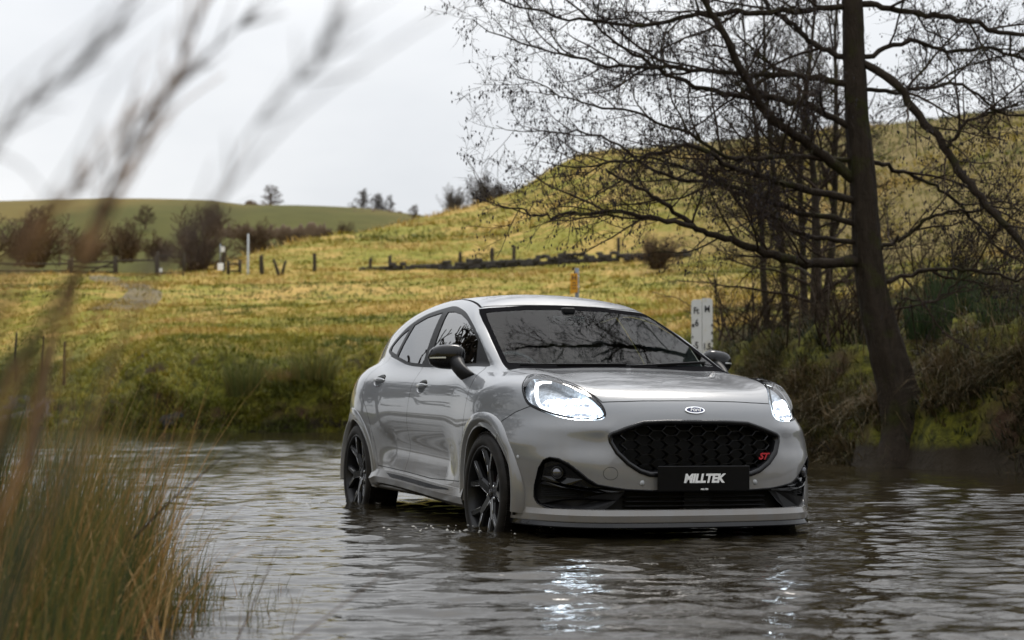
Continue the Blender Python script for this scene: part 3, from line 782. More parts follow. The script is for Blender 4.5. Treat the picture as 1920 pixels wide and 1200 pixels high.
hm.build('honeycomb_mesh', M['gloss_black'], grille)

# ---- lettering
def text_mesh(body, size, shear=0.0, offset=0.0, extrude=0.001, sx=1.0, spacing=1.0):
    cu = D.curves.new('lettering', 'FONT'); cu.body = body; cu.size = size; cu.shear = shear; cu.offset = offset; cu.extrude = extrude
    cu.align_x = 'CENTER'; cu.align_y = 'CENTER'; cu.space_character = spacing; cu.resolution_u = 4
    o = D.objects.new('lettering', cu); COL.objects.link(o)
    dg = bpy.context.evaluated_depsgraph_get(); me = D.meshes.new_from_object(o.evaluated_get(dg)); D.objects.remove(o); D.curves.remove(cu)
    if sx != 1.0:
        for v in me.vertices: v.co.x *= sx
    return me
def place_text(me, name, mat, parent, c, right, up):
    """text plane: right/up in the parent's space"""
    r = Vector(right).normalized(); u = Vector(up); u = (u - r * u.dot(r)).normalized(); n = r.cross(u)
    me.transform(Matrix(((r.x, u.x, n.x, c[0]), (r.y, u.y, n.y, c[1]), (r.z, u.z, n.z, c[2]), (0, 0, 0, 1))))
    me.materials.clear(); me.name = name; return link(name, me, mat, parent)
# ---- oval badge
bz = .792; bx = float(front_at(.0, bz)); bn = grad(F_body, np.array([[bx, 0., bz]]))[0]; bn /= np.linalg.norm(bn); bu = np.array([0, 1.0, 0]); bv = np.cross(bn, bu); bv *= np.sign(bv[2])
def bp(a, b, h): return tuple(np.array([bx, 0, bz]) + bu * a + bv * b + bn * h)
def oval(ra, rb, h0, h1, n=40):
    t = np.linspace(0, 2 * PI, n, endpoint=False); mb = MB()
    return mb.loft([[bp(ra * math.cos(k), rb * math.sin(k), h0) for k in t], [bp(ra * math.cos(k), rb * math.sin(k), h1 * .7) for k in t], [bp(ra * .97 * math.cos(k), rb * .94 * math.sin(k), h1) for k in t]], caps=True)
bd = oval(.057, .0225, -.006, .006).build('badge', M['chrome'], car)
oval(.0505, .0175, -.004, .0066).build('badge_field', M['blue'], bd)
place_text(text_mesh('Ford', .034, .35, .0004, .0006, 1.0, .92), 'badge_lettering', M['white'], bd, bp(0, .001, .0075), bu, bv)
# ---- ST badge in the grille (car's left)
sx_ = gx(.385, .56) + .004
st = place_text(text_mesh('ST', .046, .42, .0016, .003, 1.15, .9), 'grille_badge', M['red'], grille, (sx_, .368, .556), (-.12, 1, 0), (0, 0, 1))
# ---- number plate
plate = MB().box((.866, 0, .4475), (.012, .522, .128)).build('number_plate', M['plate'], car, bevel=.004)
place_text(text_mesh('MILLTEK', .060, .22, .0030, .0008, 1.02, .98), 'plate_lettering', M['white'], plate, (.8725, -.004, .446), (0, 1, 0), (0, 0, 1))
place_text(text_mesh('MILLTEK', .0115, .22, .0004, .0005, 1.0, 1.0), 'plate_small_lettering', M['white'], plate, (.8725, 0, .3925), (0, 1, 0), (0, 0, 1))
MB().box((.850, 0, .445), (.03, .46, .09)).build('plate_plinth', M['satin_black'], car)

# ---- lower intake: dark duct across the bumper with lamp pods at both ends
FF = smooth_poly([(y, z) for y, z in FOG if y > -.1], 1)
fogc = dense(np.concatenate([FF, (FF * np.array([-1, 1]))[::-1]]), .03)
fogx = front_at(np.abs(fogc[:, 0]), fogc[:, 1])
ar_ = (fogc[:, 0] * np.roll(fogc[:, 1], -1) - np.roll(fogc[:, 0], -1) * fogc[:, 1]).sum()
def fring(d, off):
    q = shrink(fogc, d); return [(x + off - .02 * max(0, d / .03), y, z) for x, (y, z) in zip(fogx, q)]
intake = D.objects.new('lower_intake', None); COL.objects.link(intake); intake.parent = car
MB().loft([fring(.0, -.012), fring(-.002, .002), fring(.006, .003), fring(.010, -.010), fring(.012, -.075)], closed=True).build('intake_surround', M['gloss_black'], intake)
rows = np.linspace(.262, .560, 20); cols = np.linspace(-.80, .80, 81); V = []; 
for s_ in cols:
    for z_ in rows:
        V.append((float(front_at(min(abs(s_), .80), z_)) - .085, s_, z_))
nr = len(rows); V = np.array(V); F = []
for i in range(len(cols) - 1):
    for j in range(nr - 1):
        cy_, cz_ = (cols[i] + cols[i + 1]) / 2, (rows[j] + rows[j + 1]) / 2
        F.append((i * nr + j, (i + 1) * nr + j, (i + 1) * nr + j + 1, i * nr + j + 1))
F = np.array(F); ctr = V[F].mean(1); ok = sdf_poly(ctr[:, 1:], fogc) < .02
MB().add(V, F[ok], True).build('intake_backing', M['matt_black'], intake)
for zz in (.305, .328, .352):
    rings = [[(gx(s_, zz) - .045 + a, s_, zz + b) for a, b in ((0, .004), (.006, 0), (0, -.004), (-.03, -.004), (-.03, .004))] for s_ in np.linspace(-.40, .40, 17)]
    MB().loft(rings, caps=True).build('intake_slat', M['satin_black'], intake)
MB().box((.775, 0, .330), (.03, .15, .085)).build('radar_cover', M['satin_black'], intake)
# lamp pods
def podp(s_, z_, off): return (float(front_at(min(s_, .80), z_)) + off, -s_, z_)
pod_low = [(.405, .384), (.50, .372), (.56, .360), (.60, .345), (.66, .342), (.70, .335), (.775, .330), (.765, .308), (.73, .294), (.66, .286), (.56, .283), (.52, .285), (.47, .320)]
pod_up = [(.505, .398), (.56, .408), (.610, .440), (.655, .488), (.70, .520), (.735, .528), (.758, .515), (.765, .430), (.70, .418), (.60, .398)]
blade = [(.42, .388), (.55, .392), (.64, .404), (.76, .424), (.772, .410), (.66, .390), (.55, .376), (.42, .380)]
for sg in (1, -1):
    fl = (1, sg, 1)
    pod = D.objects.new('fog_lamp_pod', None); COL.objects.link(pod); pod.parent = car
    def bld(mb, name, mat, par, **kw):
        if sg < 0: mb = mb.mirror_y()
        return mb.build(name, mat, par, **kw)
    def panel(poly, o0, o1, curve=0.0):
        return MB().prism([tuple(p) for p in dense(poly, .02)], lambda p: podp(p[0], p[1], o0), lambda p: podp(p[0], p[1], o1))
    bld(panel(pod_low, -.045, -.020), 'pod_lower_panel', M['satin_black'], pod)
    bld(panel(pod_up, -.060, -.042), 'pod_upper_panel', M['gloss_black'], pod)
    bld(panel(blade, -.050, -.006), 'pod_blade', M['gloss_black'], pod)
    for k in range(5):
        z_ = .352 + k * .009
        rr_ = [[(lambda c: (c[0] + a, c[1], c[2] + b))(podp(s_, z_, -.045)) for a, b in ((0, .0025), (.008, 0), (0, -.0025))] for s_ in np.linspace(.60 + .004 * k, .762, 8)]
        bld(MB().loft(rr_, caps=True), 'pod_fin', M['satin_black'], pod)
    lc = np.array(podp(.715, .470, -.034)); ln = np.array([.86, -.5, 0.05]); ln /= np.linalg.norm(ln)
    e1 = np.cross(ln, (0, 0, 1)); e1 /= np.linalg.norm(e1); e2 = np.cross(e1, ln)
    def disc(prof, n=20): return MB().loft([[tuple(lc + e1 * r * math.cos(t) + e2 * r * math.sin(t) + ln * h) for t in np.linspace(0, 2 * PI, n, endpoint=False)] for r, h in prof], caps=True)
    fg = bld(disc([(.034, -.02), (.034, .004), (.029, .008), (.026, .004)]), 'fog_lamp_ring', M['gloss_black'], pod)
    bld(disc([(.026, .003), (.022, .008), (.012, .013), (.004, .0145)]), 'fog_lamp_lens', M['fogglass'], fg)
# ---- parking sensors, tow eye cover
for s_, z_ in ((.329, .424), (-.311, .424)):
    MB().lathe([(0, .004), (.009, .004), (.011, .001), (.0145, .0005), (.0145, -.004)], 20, axis='x', c=(gx(s_, z_), -s_, z_)).build('parking_sensor', M['scoop'], car)
for sg in (1, -1):
    y_ = float(surf_y(.41, .542)); MB().lathe([(0, -.003), (.008, -.003), (.010, 0), (.013, .001), (.013, .004)], 16, c=(.41, -y_, .542)).build('parking_sensor', M['scoop'], car) if sg > 0 else MB().lathe([(0, .003), (.008, .003), (.010, 0), (.013, -.001), (.013, -.004)], 16, c=(.41, y_, .542)).build('parking_sensor', M['scoop'], car)
tp = [(.493 + .036 * math.cos(t), .472 + .032 * math.sin(t)) for t in np.linspace(0, 2 * PI, 33)]
MB().tube([(gx(s_, z_) + .0002, -s_, z_) for s_, z_ in tp], .0011, 5).build('tow_eye_cover_joint', M['matt_black'], car)

# ---- door mirrors
def mirror_head():
    rings = []
    for k, y in enumerate(np.linspace(-.772, -.982, 15)):
        u = k / 14; e = math.sqrt(max(.0, 1 - abs(2 * u - 1) ** 3.2)) * .97 + .03
        zc = 1.085 - .004 * u; hz = (.080 - .016 * u) * e; hx = .085 * e * (1 - .25 * u); xc = -.655 - .045 * u
        rings.append([(xc + hx * abs(math.cos(t)) ** .8 * (1 if math.cos(t) > 0 else -.75), y, zc + hz * abs(math.sin(t)) ** .7 * (1 if math.sin(t) > 0 else -1)) for t in np.linspace(0, 2 * PI, 28, endpoint=False)])
    return MB().loft(rings, caps=True)
def mirror_stalk():
    rings = []
    for u in np.linspace(0, 1, 8):
        c = np.array((-.44, -.800, .945)) * (1 - u) + np.array((-.625, -.835, 1.062)) * u + np.array((0, -.02, 0)) * math.sin(PI * u)
        rx, ry = .055 * (1 - u) + .045 * u, .022 * (1 - u) + .045 * u
        rings.append([tuple(c + np.array((rx * math.cos(t) * .9, ry * math.sin(t), rx * math.cos(t) * .6))) for t in np.linspace(0, 2 * PI, 14, endpoint=False)])
    return MB().loft(rings, caps=True)
def mirror_band():
    rings = []
    for u in np.linspace(.62, .985, 12):
        y = -.772 - .21 * u; e = math.sqrt(max(.0, 1 - abs(2 * u - 1) ** 3.2)) * .97 + .03
        hx = .085 * e * (1 - .25 * u) + .0025; xc = -.655 - .045 * u; zc = 1.078 - .004 * u
        rings.append([(xc + hx * ca, y, zc + dz) for ca, dz in ((.99, .005), (1.0, .001), (.99, -.004))])
    return MB().loft(rings, closed=False)
for sg in (1, -1):
    mr = D.objects.new('door_mirror', None); COL.objects.link(mr); mr.parent = car
    f = (lambda mb: mb) if sg > 0 else (lambda mb: mb.mirror_y())
    f(mirror_head()).build('mirror_housing', M['gloss_black'], mr); f(mirror_stalk()).build('mirror_stalk', M['satin_black'], mr)
    f(mirror_band()).build('mirror_indicator', M['silver'], mr)

# ---- wipers
for a, b, c in (((-.20, -.60, 1.030), (-.24, .04, 1.042), .004), ((-.19, .06, 1.032), (-.26, .60, 1.066), .004)):
    P_ = []
    for u in np.linspace(0, 1, 10):
        p = np.array(a) * (1 - u) + np.array(b) * u; xx = float(ws(np.array(abs(p[1])), np.array(p[2]))); P_.append((xx + .016 + .006 * math.sin(PI * u), p[1], p[2] + .006))
    wp = MB().tube(P_, .0055, 6).build('wiper', M['satin_black'], car)
    MB().tube([(x - .004, y, z - .008) for x, y, z in P_[3:]], .004, 5).build('wiper_blade', M['rubber'], wp)

# ---- tail lamps (only their front edge shows)
tl = [(-2.90, .93), (-2.96, 1.0), (-3.10, 1.03), (-3.26, 1.0), (-3.30, .90), (-3.2, .84), (-3.0, .86)]
for sg in (1, -1):
    mb = MB().prism([tuple(p) for p in dense(tl, .04)], lambda p: (p[0], -float(surf_y(p[0], p[1])) - .004, p[1]), lambda p: (p[0], -float(surf_y(p[0], p[1])) + .03, p[1]))
    (mb if sg > 0 else mb.mirror_y()).build('tail_lamp', M['tail_red'], car)
# ---- roof spoiler
rings = []
for y in np.linspace(-.50, .50, 21):
    k = abs(y) / .5; rings.append([(-2.90 - .02 * k, y * .9, 1.398 - .035 * k * k), (-3.08 + .05 * k, y * .9, 1.375 - .035 * k * k), (-3.085 + .05 * k, y * .9, 1.362 - .035 * k * k), (-2.96, y * .9, 1.35 - .035 * k * k)])
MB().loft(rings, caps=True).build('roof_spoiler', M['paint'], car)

# ---- cabin
MB().box((-1.7, 0, .50), (2.4, 1.30, .06)).build('cabin_floor', M['matt_black'], car)
rings = []
for y in np.linspace(-.69, .69, 15):
    k = abs(y) / .69; rings.append([(-.20 - .05 * k, y, 1.0), (-.45, y, 1.015 - .01 * k), (-.74, y, 1.0 - .015 * k), (-.84, y, .95), (-.80, y, .70), (-.6, y, .6)])
MB().loft(rings, closed=False).build('dashboard', M['dash'], car)
def soft_box(c, d, r=.04, mat=None, name='seat', tilt=0.0, parent=None):
    mb = MB().box((0, 0, 0), d); o = mb.build(name, mat, parent or car, bevel=r, seg=4); o.location = c; o.rotation_euler = (0, tilt, 0); return o
for y in (-.36, .36):
    seat = D.objects.new('front_seat', None); COL.objects.link(seat); seat.parent = car
    soft_box((-1.35, y, .64), (.52, .50, .14), .05, M['seat'], 'seat_cushion', -.12, seat)
    soft_box((-1.66, y, .94), (.15, .48, .62), .06, M['seat'], 'seat_back', -.30, seat)
    soft_box((-1.80, y, 1.285), (.10, .27, .17), .045, M['seat'], 'headrest', -.25, seat)
soft_box((-2.45, 0, .90), (.16, 1.15, .58), .06, M['seat'], 'rear_bench', -.35)
for y in (-.38, .38): soft_box((-2.60, y, 1.20), (.09, .24, .11), .035, M['seat'], 'headrest', -.2)
sw = MB(); t = np.linspace(0, 2 * PI, 37); P_ = [(-.93 - .13 * .38 * math.sin(k) * 1.0, -.36 + .185 * math.cos(k), .945 + .172 * math.sin(k)) for k in t]
sw.tube(P_, .016, 8, caps=False); sw.tube([(-.93, -.54, .945), (-.90, -.36, .93), (-.93, -.18, .945)], .018, 6); sw.tube([(-.93, -.36, .945), (-.80, -.36, .90)], .05, 10)
sw.build('steering_wheel', M['dash'], car)
rv = MB().box((-.95, .0, 1.325), (.03, .22, .055)).build('rear_view_mirror', M['satin_black'], car, bevel=.015)
MB().box((-.96, 0, 1.385), (.06, .08, .04)).build('camera_housing', M['satin_black'], car, bevel=.01)

# ------------------------------------------------------------------ the place
def wpt(px, py, Y):
    """point at depth Y that the photograph shows at (px, py)"""
    a, b = (px - 960) / FPX, (600 - py) / FPX; c, s = math.cos(PITCH), math.sin(PITCH)
    dy = c - b * s; dz = s + b * c
    return np.array([a / dy * Y, Y, CAM_H + dz / dy * Y])
RNG = np.random.default_rng(7)
def vnoise(x, y, seed=0):
    xi = np.floor(x).astype(np.int64); yi = np.floor(y).astype(np.int64); fx_ = x - xi; fy_ = y - yi
    def h(i, j):
        n = (i * 374761393 + j * 668265263 + seed * 974634777) & 0x7fffffff
        n = ((n ^ (n >> 13)) * 1274126177) & 0x7fffffff; return ((n ^ (n >> 16)) & 0xffff) / 65535.0
    u = fx_ * fx_ * (3 - 2 * fx_); v = fy_ * fy_ * (3 - 2 * fy_)
    return (h(xi, yi) * (1 - u) + h(xi + 1, yi) * u) * (1 - v) + (h(xi, yi + 1) * (1 - u) + h(xi + 1, yi + 1) * u) * v
def fbm(x, y, oct=4, seed=0):
    t = 0; a = 1.0; s = 0
    for k in range(oct): t = t + a * (vnoise(x * 2 ** k, y * 2 ** k, seed + k) - .5); s += a; a *= .5
    return t / s * 2

# land profile along each line of sight column: (depth, height) from the waterline to the ridge
COLS = {
 -500: [(50, 0), (51, .4), (54, 1.0), (62, 2.2), (75, 3.8), (100, 6.0), (150, 9.0), (230, 8)],
 -150: [(46.5, 0), (47.5, .35), (50, .7), (56, 1.3), (75, 4.9), (100, 7.6), (145, 9.4), (230, 8)],
 0:    [(44, 0), (45, .35), (47, .6), (52, 1.4), (75, 5.4), (103, 8.2), (140, 10.0), (230, 8)],
 160:  [(41, 0), (42, .45), (44, .9), (48, 1.6), (68, 4.6), (101, 8.1), (140, 10.8), (230, 8)],
 320:  [(38, 0), (38.5, .80), (40.2, 1.45), (43.5, 2.05), (62, 3.8), (100, 8.1), (140, 11.0), (230, 8)],
 500:  [(38, 0), (38.5, .80), (40.2, 1.45), (43.5, 2.05), (62, 3.8), (100, 8.2), (128, 12.0), (190, 10)],
 640:  [(38, 0), (38.5, .80), (40.2, 1.45), (43.3, 2.1), (61, 3.75), (100, 8.3), (140, 14.4), (215, 11)],
 800:  [(36, 0), (36.8, .55), (38.3, 1.2), (41, 1.8), (60, 3.75), (100, 8.4), (165, 18.6), (240, 14)],
 950:  [(33, 0), (33.8, .55), (35.2, 1.1), (38, 1.7), (59, 3.75), (99, 8.4), (175, 21.9), (250, 18)],
 1080: [(30, 0), (30.8, .55), (32.2, 1.1), (35, 1.6), (57, 3.7), (96, 8.3), (175, 25.9), (250, 22)],
 1200: [(27, 0), (27.6, .5), (28.8, .95), (32, 1.5), (55, 3.6), (92, 8.0), (170, 26.2), (240, 24)],
 1350: [(23.5, 0), (24, .45), (25.2, .95), (29, 1.6), (52, 3.5), (88, 7.7), (166, 26.3), (240, 26)],
 1510: [(19.8, 0), (20.1, .5), (22, 1.15), (27, 1.75), (48, 3.4), (84, 7.4), (162, 26.6), (240, 27)],
 1700: [(17.8, 0), (18.1, .55), (20, 1.2), (25, 1.85), (44, 3.4), (79, 7.2), (155, 26.4), (240, 27)],
 1920: [(16.1, 0), (16.4, .55), (18.3, 1.3), (23, 2.05), (41, 3.6), (74, 7.2), (142, 25.2), (240, 27)],
 2250: [(13.5, 0), (13.8, .55), (15.6, 1.4), (20, 2.2), (38, 3.9), (70, 8.0), (135, 25.0), (240, 27)],
 2800: [(10.5, 0), (10.8, .55), (12.6, 1.4), (17, 2.2), (35, 4.2), (66, 9.0), (130, 25.0), (240, 27)]}
ck = np.array(sorted(COLS)); ct = (ck - 960) / FPX
KD = np.array([[k[0] for k in COLS[c]] for c in ck], float); KZ = np.array([[k[1] for k in COLS[c]] for c in ck], float)
fD = [sp(ct, KD[:, i]) for i in range(8)]; fZ = [sp(ct, KZ[:, i]) for i in range(8)]
def land(X, Y):
    """height of the ground at world points"""
    t = np.clip(X / np.maximum(Y, .1), ct[0], ct[-1]); d = np.stack([f(t) for f in fD], -1); z = np.stack([f(t) for f in fZ], -1)
    # wander of the waterline
    wob = .45 * fbm(X * .55, Y * .55, 3, 5) + .25 * fbm(X * 1.9, Y * 1.9, 2, 9)
    Yw = Y + wob * np.clip((60 - Y) / 20, 0, 1)
    out = np.where(Yw < d[..., 0], -.35 * np.clip((d[..., 0] - Yw) / .8, 0, 1), 0.0)
    for i in range(7):
        a, b = d[..., i], d[..., i + 1]; m = (Yw >= a) & (Yw < b); u = (Yw - a) / np.maximum(b - a, 1e-6)
        out = np.where(m, z[..., i] + (z[..., i + 1] - z[..., i]) * u, out)
    out = np.where(Yw >= d[..., 7], z[..., 7], out)
    dist = Yw - d[..., 0]; on = np.clip(dist / .8, 0, 1)
    out = out + on * (.58 * fbm(X * .75, Y * .75, 3, 21) * np.clip(1.3 - dist / 7, .16, 1.0) + .24 * fbm(X * 2.4, Y * 2.4, 2, 31) * np.clip(1.4 - dist / 7, 0.1, 1) + .35 * fbm(X * .11, Y * .11, 3, 41) * np.clip((dist - 10) / 20, 0, 1))
    return out
def shore(t): return fD[0](np.clip(t, ct[0], ct[-1]))

def mat_grass_ground():
    m, t, o = nt('rough_pasture')
    co = t.nodes.new('ShaderNodeTexCoord').outputs['Object']
    n1 = noise(t, .16, 5, .6, co); n2 = noise(t, 1.1, 5, .65, co); n3 = noise(t, 7.0, 4, .7, co)
    green = mixc(t, n3, (.105, .115, .006), (.255, .220, .018)); tan = mixc(t, n3, (.270, .170, .034), (.470, .305, .085))
    k = node(t, 'ShaderNodeMath', operation='MULTIPLY_ADD'); L(t, n2, k.inputs[0]); k.inputs[1].default_value = .55
    k2 = node(t, 'ShaderNodeMath', operation='MULTIPLY'); L(t, n1, k2.inputs[0]); k2.inputs[1].default_value = .60; L(t, k2.outputs[0], k.inputs[2])
    f = ramp(t, k.outputs[0], [(.53, (0, 0, 0)), (.65, (1, 1, 1))]); c = mixc(t, f, green, tan)
    # bracken covered slope on the right shoulder of the hill
    pq = t.nodes.new('ShaderNodeSeparateXYZ'); L(t, co, pq.inputs[0]); bq = node(t, 'ShaderNodeMath', operation='MULTIPLY_ADD'); L(t, n1, bq.inputs[0]); bq.inputs[1].default_value = 16.0; L(t, pq.outputs['X'], bq.inputs[2])
    bm2 = node(t, 'ShaderNodeMapRange'); bm2.inputs['From Min'].default_value = 14.0; bm2.inputs['From Max'].default_value = 24.0; L(t, bq.outputs[0], bm2.inputs['Value'])
    c = mixc(t, bm2.outputs[0], c, mixc(t, n3, (.070, .060, .010), (.200, .135, .036)))
    pb = t.nodes.new('ShaderNodeSeparateXYZ'); L(t, co, pb.inputs[0]); zb_ = node(t, 'ShaderNodeMath', operation='MULTIPLY_ADD'); L(t, n2, zb_.inputs[0]); zb_.inputs[1].default_value = 1.0; L(t, pb.outputs['Z'], zb_.inputs[2])
    mz = ramp(t, zb_.outputs[0], [(.0, (1, 1, 1)), (.9, (1, 1, 1)), (1.0, (0, 0, 0))]); mzr = node(t, 'ShaderNodeMapRange'); mzr.inputs['From Min'].default_value = 3.0; mzr.inputs['From Max'].default_value = 2.2; L(t, zb_.outputs[0], mzr.inputs['Value'])
    moss = mixc(t, ramp(t, n3, [(.35, (0, 0, 0)), (.65, (1, 1, 1))]), (.024, .026, .004), (.140, .135, .014)); c = mixc(t, mzr.outputs[0], c, moss)
    # bare earth where the bank is steep and broken
    g = t.nodes.new('ShaderNodeNewGeometry'); sx = t.nodes.new('ShaderNodeSeparateXYZ'); L(t, g.outputs['Normal'], sx.inputs[0])
    st_ = ramp(t, sx.outputs['Z'], [(.55, (1, 1, 1)), (.86, (0, 0, 0))]); e = mixc(t, 1.0, st_, ramp(t, noise(t, .8, 4, .6, co), [(.45, (0, 0, 0)), (.58, (1, 1, 1))]), 'MULTIPLY')
    c = mixc(t, e, c, (.045, .024, .013))
    pz = t.nodes.new('ShaderNodeSeparateXYZ'); L(t, co, pz.inputs[0])     # wet silt close to the water
    hz_ = node(t, 'ShaderNodeMath', operation='MULTIPLY_ADD'); L(t, n2, hz_.inputs[0]); hz_.inputs[1].default_value = -.40; L(t, pz.outputs['Z'], hz_.inputs[2])
    wet = ramp(t, hz_.outputs[0], [(.0, (1, 1, 1)), (.12, (0, 0, 0))]); c = mixc(t, wet, c, (.022, .016, .009))
    princ(t, o, c, .9, 0.0, bump(t, n3, .8, .06), Specular_IOR_Level=.2); return m
M['pasture'] = mat_grass_ground()
def mat_blades(name, cols, rough=.6):
    """blades: colour picked along a ramp by the per-blade value stored on the mesh"""
    m, t, o = nt(name); a = node(t, 'ShaderNodeAttribute', attribute_name='tone'); n = noise(t, 9.0, 3)
    k = node(t, 'ShaderNodeMath', operation='MULTIPLY_ADD'); L(t, n, k.inputs[0]); k.inputs[1].default_value = .16
    k2 = node(t, 'ShaderNodeMath', operation='ADD'); L(t, a.outputs['Fac'], k2.inputs[0]); k2.inputs[1].default_value = -.08; L(t, k2.outputs[0], k.inputs[2])
    c = ramp(t, k.outputs[0], [(i / (len(cols) - 1), q) for i, q in enumerate(cols)])
    p = princ(t, None, c, rough, 0.0, None, Specular_IOR_Level=.25); tl = node(t, 'ShaderNodeBsdfTranslucent'); L(t, c, tl.inputs['Color'])
    mx = node(t, 'ShaderNodeMixShader'); mx.inputs[0].default_value = .22; L(t, p.outputs[0], mx.inputs[1]); L(t, tl.outputs[0], mx.inputs[2]); L(t, mx.outputs[0], o.inputs['Surface']); return m
GREEN = [(.070, .086, .005), (.150, .156, .008), (.245, .215, .014), (.330, .242, .030), (.435, .285, .068), (.540, .370, .125)]
M['blades'] = mat_blades('meadow_grass', GREEN)
M['bank_blades'] = mat_blades('bank_grass', [(.008, .013, .004), (.022, .030, .007), (.048, .046, .010), (.080, .058, .018), (.130, .088, .036), (.215, .148, .072)])
M['rush'] = mat_blades('rush_stems', [(.022, .040, .018), (.040, .066, .022), (.085, .095, .022), (.160, .115, .032), (.270, .140, .045), (.430, .270, .110)])

def set_tone(me, tone):
    a = me.attributes.new('tone', 'FLOAT', 'POINT'); a.data.foreach_set('value', np.asarray(tone, np.float32))
def blades(base, n_per, h, spread, lean, width, tone, seg=2, droop=.5, rng=RNG, aim=None):
    """tufts of blades. base (k,3); h, tone arrays (k,); returns V, F(list), tone per vertex"""
    k = len(base); N = k * n_per; b = np.repeat(base, n_per, 0); hh = np.repeat(h, n_per) * rng.uniform(.55, 1.1, N); to = np.repeat(tone, n_per) + rng.normal(0, .07, N)
    az = rng.uniform(0, 2 * PI, N); ou = np.stack([np.cos(az), np.sin(az), 0 * az], 1); sp_ = np.repeat(spread, n_per) if np.ndim(spread) else spread
    b = b + ou * (rng.uniform(0, 1, N) ** .7 * sp_)[:, None] * 1.0
    ln = (rng.uniform(.15, 1.0, N) * lean)[:, None] * ou
    if aim is not None: ln = ln + np.asarray(aim)
    wd = rng.normal(0, 1, (N, 3)); wd[:, 2] *= .2; wd -= 0; wd /= np.linalg.norm(wd, axis=1)[:, None]
    V = []; T = []
    for s in range(seg + 1):
        u = s / seg; up = np.stack([0 * u + ln[:, 0] * u * u, ln[:, 1] * u * u, u - droop * u * u * np.linalg.norm(ln, axis=1)], 1) if False else np.stack([ln[:, 0] * u ** 1.6, ln[:, 1] * u ** 1.6, u - droop * u ** 2.2 * np.hypot(ln[:, 0], ln[:, 1])], 1)
        c = b + up * hh[:, None]; w = (width * (1 - u) + .0006)[:, None] * wd if np.ndim(width) else width * (1 - .92 * u) * wd
        V += [c - w, c + w]; T += [to, to]
    V = np.stack(V, 1); T = np.stack(T, 1); m = 2 * (seg + 1); i = np.arange(N)[:, None] * m
    F = np.concatenate([np.stack([i[:, 0] + 2 * s, i[:, 0] + 2 * s + 1, i[:, 0] + 2 * s + 3, i[:, 0] + 2 * s + 2], 1) for s in range(seg)])
    return V.reshape(-1, 3), F, np.clip(T.ravel(), 0, 1)
def blade_obj(name, sets, mat, up=0.0):
    Vs = []; Fs = []; Ts = []; b = 0
    for V, F, T in sets: Vs.append(V); Fs.append(F + b); Ts.append(T); b += len(V)
    VV = np.concatenate(Vs); NN = None
    if up:                                     # soft turf shading: normals lean upwards
        NN = np.random.default_rng(1).normal(0, 1 - up, (len(VV), 3)); NN[:, 2] = np.abs(NN[:, 2]) + up; NN /= np.linalg.norm(NN, axis=1)[:, None]
    me = npmesh(name, VV, np.concatenate(Fs), True, NN); set_tone(me, np.concatenate(Ts)); return link(name, me, mat)

# ---- hillside and field: one sheet in columns of sight, from the river bed to beyond the ridge
tt = np.concatenate([np.linspace(ct[0], -.34, 40), np.linspace(-.33, .33, 300), np.linspace(.34, ct[-1], 60)])
uu = np.concatenate([np.linspace(-.06, .0, 6), np.linspace(.004, .26, 110), np.linspace(.265, 1.0, 130)])
SH = shore(tt); far = np.array([f(tt) for f in fD])[7] + 40
YY = SH[None, :] * (far / SH)[None, :] ** uu[:, None]; XX = tt[None, :] * YY; ZZ = land(XX, YY)
nu, nv = YY.shape; I_ = (np.arange(nu - 1)[:, None] * nv + np.arange(nv - 1)[None, :]).ravel()
hill = link('hillside', npmesh('hillside', np.stack([XX, YY, ZZ], -1).reshape(-1, 3), np.stack([I_, I_ + 1, I_ + nv + 1, I_ + nv], 1), True), M['pasture'])
tag(hill, 'rough green and straw coloured pasture rising behind the river', kind='structure')
# ---- river bed and ground out to the horizon
M['bed'] = simple('river_bed', (.035, .028, .018), .9, nscale=.8, namp=.3)
tag(MB().add([(-3000, -200, -.42), (3000, -200, -.42), (3000, 5000, -.42), (-3000, 5000, -.42)], [(0, 1, 2, 3)]).build('ground', M['bed'], fix=False), 'muddy ground under the river', kind='structure')

# ---- far hill on the left
M['farhill'] = None
def mat_far():
    m, t, o = nt('far_fields'); co = t.nodes.new('ShaderNodeTexCoord').outputs['Object']
    n = noise(t, .012, 4, .5, co); n2 = noise(t, .12, 5, .6, co)
    c = mixc(t, ramp(t, n, [(.42, (0, 0, 0)), (.55, (1, 1, 1))]), (.072, .070, .014), (.150, .108, .028)); c = mixc(t, ramp(t, n2, [(.3, (.75, .75, .75)), (.7, (1.15, 1.15, 1.15))]), c, c); c2 = mixc(t, .30, c, ramp(t, n2, [(.3, (.04, .04, .012)), (.7, (.10, .092, .026))]))
    princ(t, o, c2, .95, 0, None, Specular_IOR_Level=.1); return m
M['farhill'] = mat_far()
RID = [(-600, 392), (-200, 388), (0, 386), (150, 382), (300, 382), (400, 386), (450, 392), (560, 394), (640, 397), (700, 401), (780, 411), (900, 425), (1100, 440), (1500, 450)]
rp = sp([a for a, b in RID], [b for a, b in RID]); pxs = np.linspace(-600, 1500, 160); rows_ = []
for k, yy in enumerate(np.linspace(0, 1, 50)):
    Y = 240 + yy * 330; r = []
    for p in pxs:
        zt = wpt(p, float(rp(p)), 540)[2]; e = float(sst(0, .92, yy)); z0 = 6.0; z = z0 + (zt - z0) * e - (6 * max(0, yy - .92) / .08)
        r.append(((p - 960) / FPX * Y / math.cos(0), Y, z + 1.2 * float(fbm(np.array(p * .01), np.array(Y * .02), 3, 3)) * (1 - e)))
    rows_.append(r)
tag(MB().loft(rows_, closed=False).build('distant_hill', M['farhill'], fix=False), 'distant grassy hill on the left skyline', kind='structure')

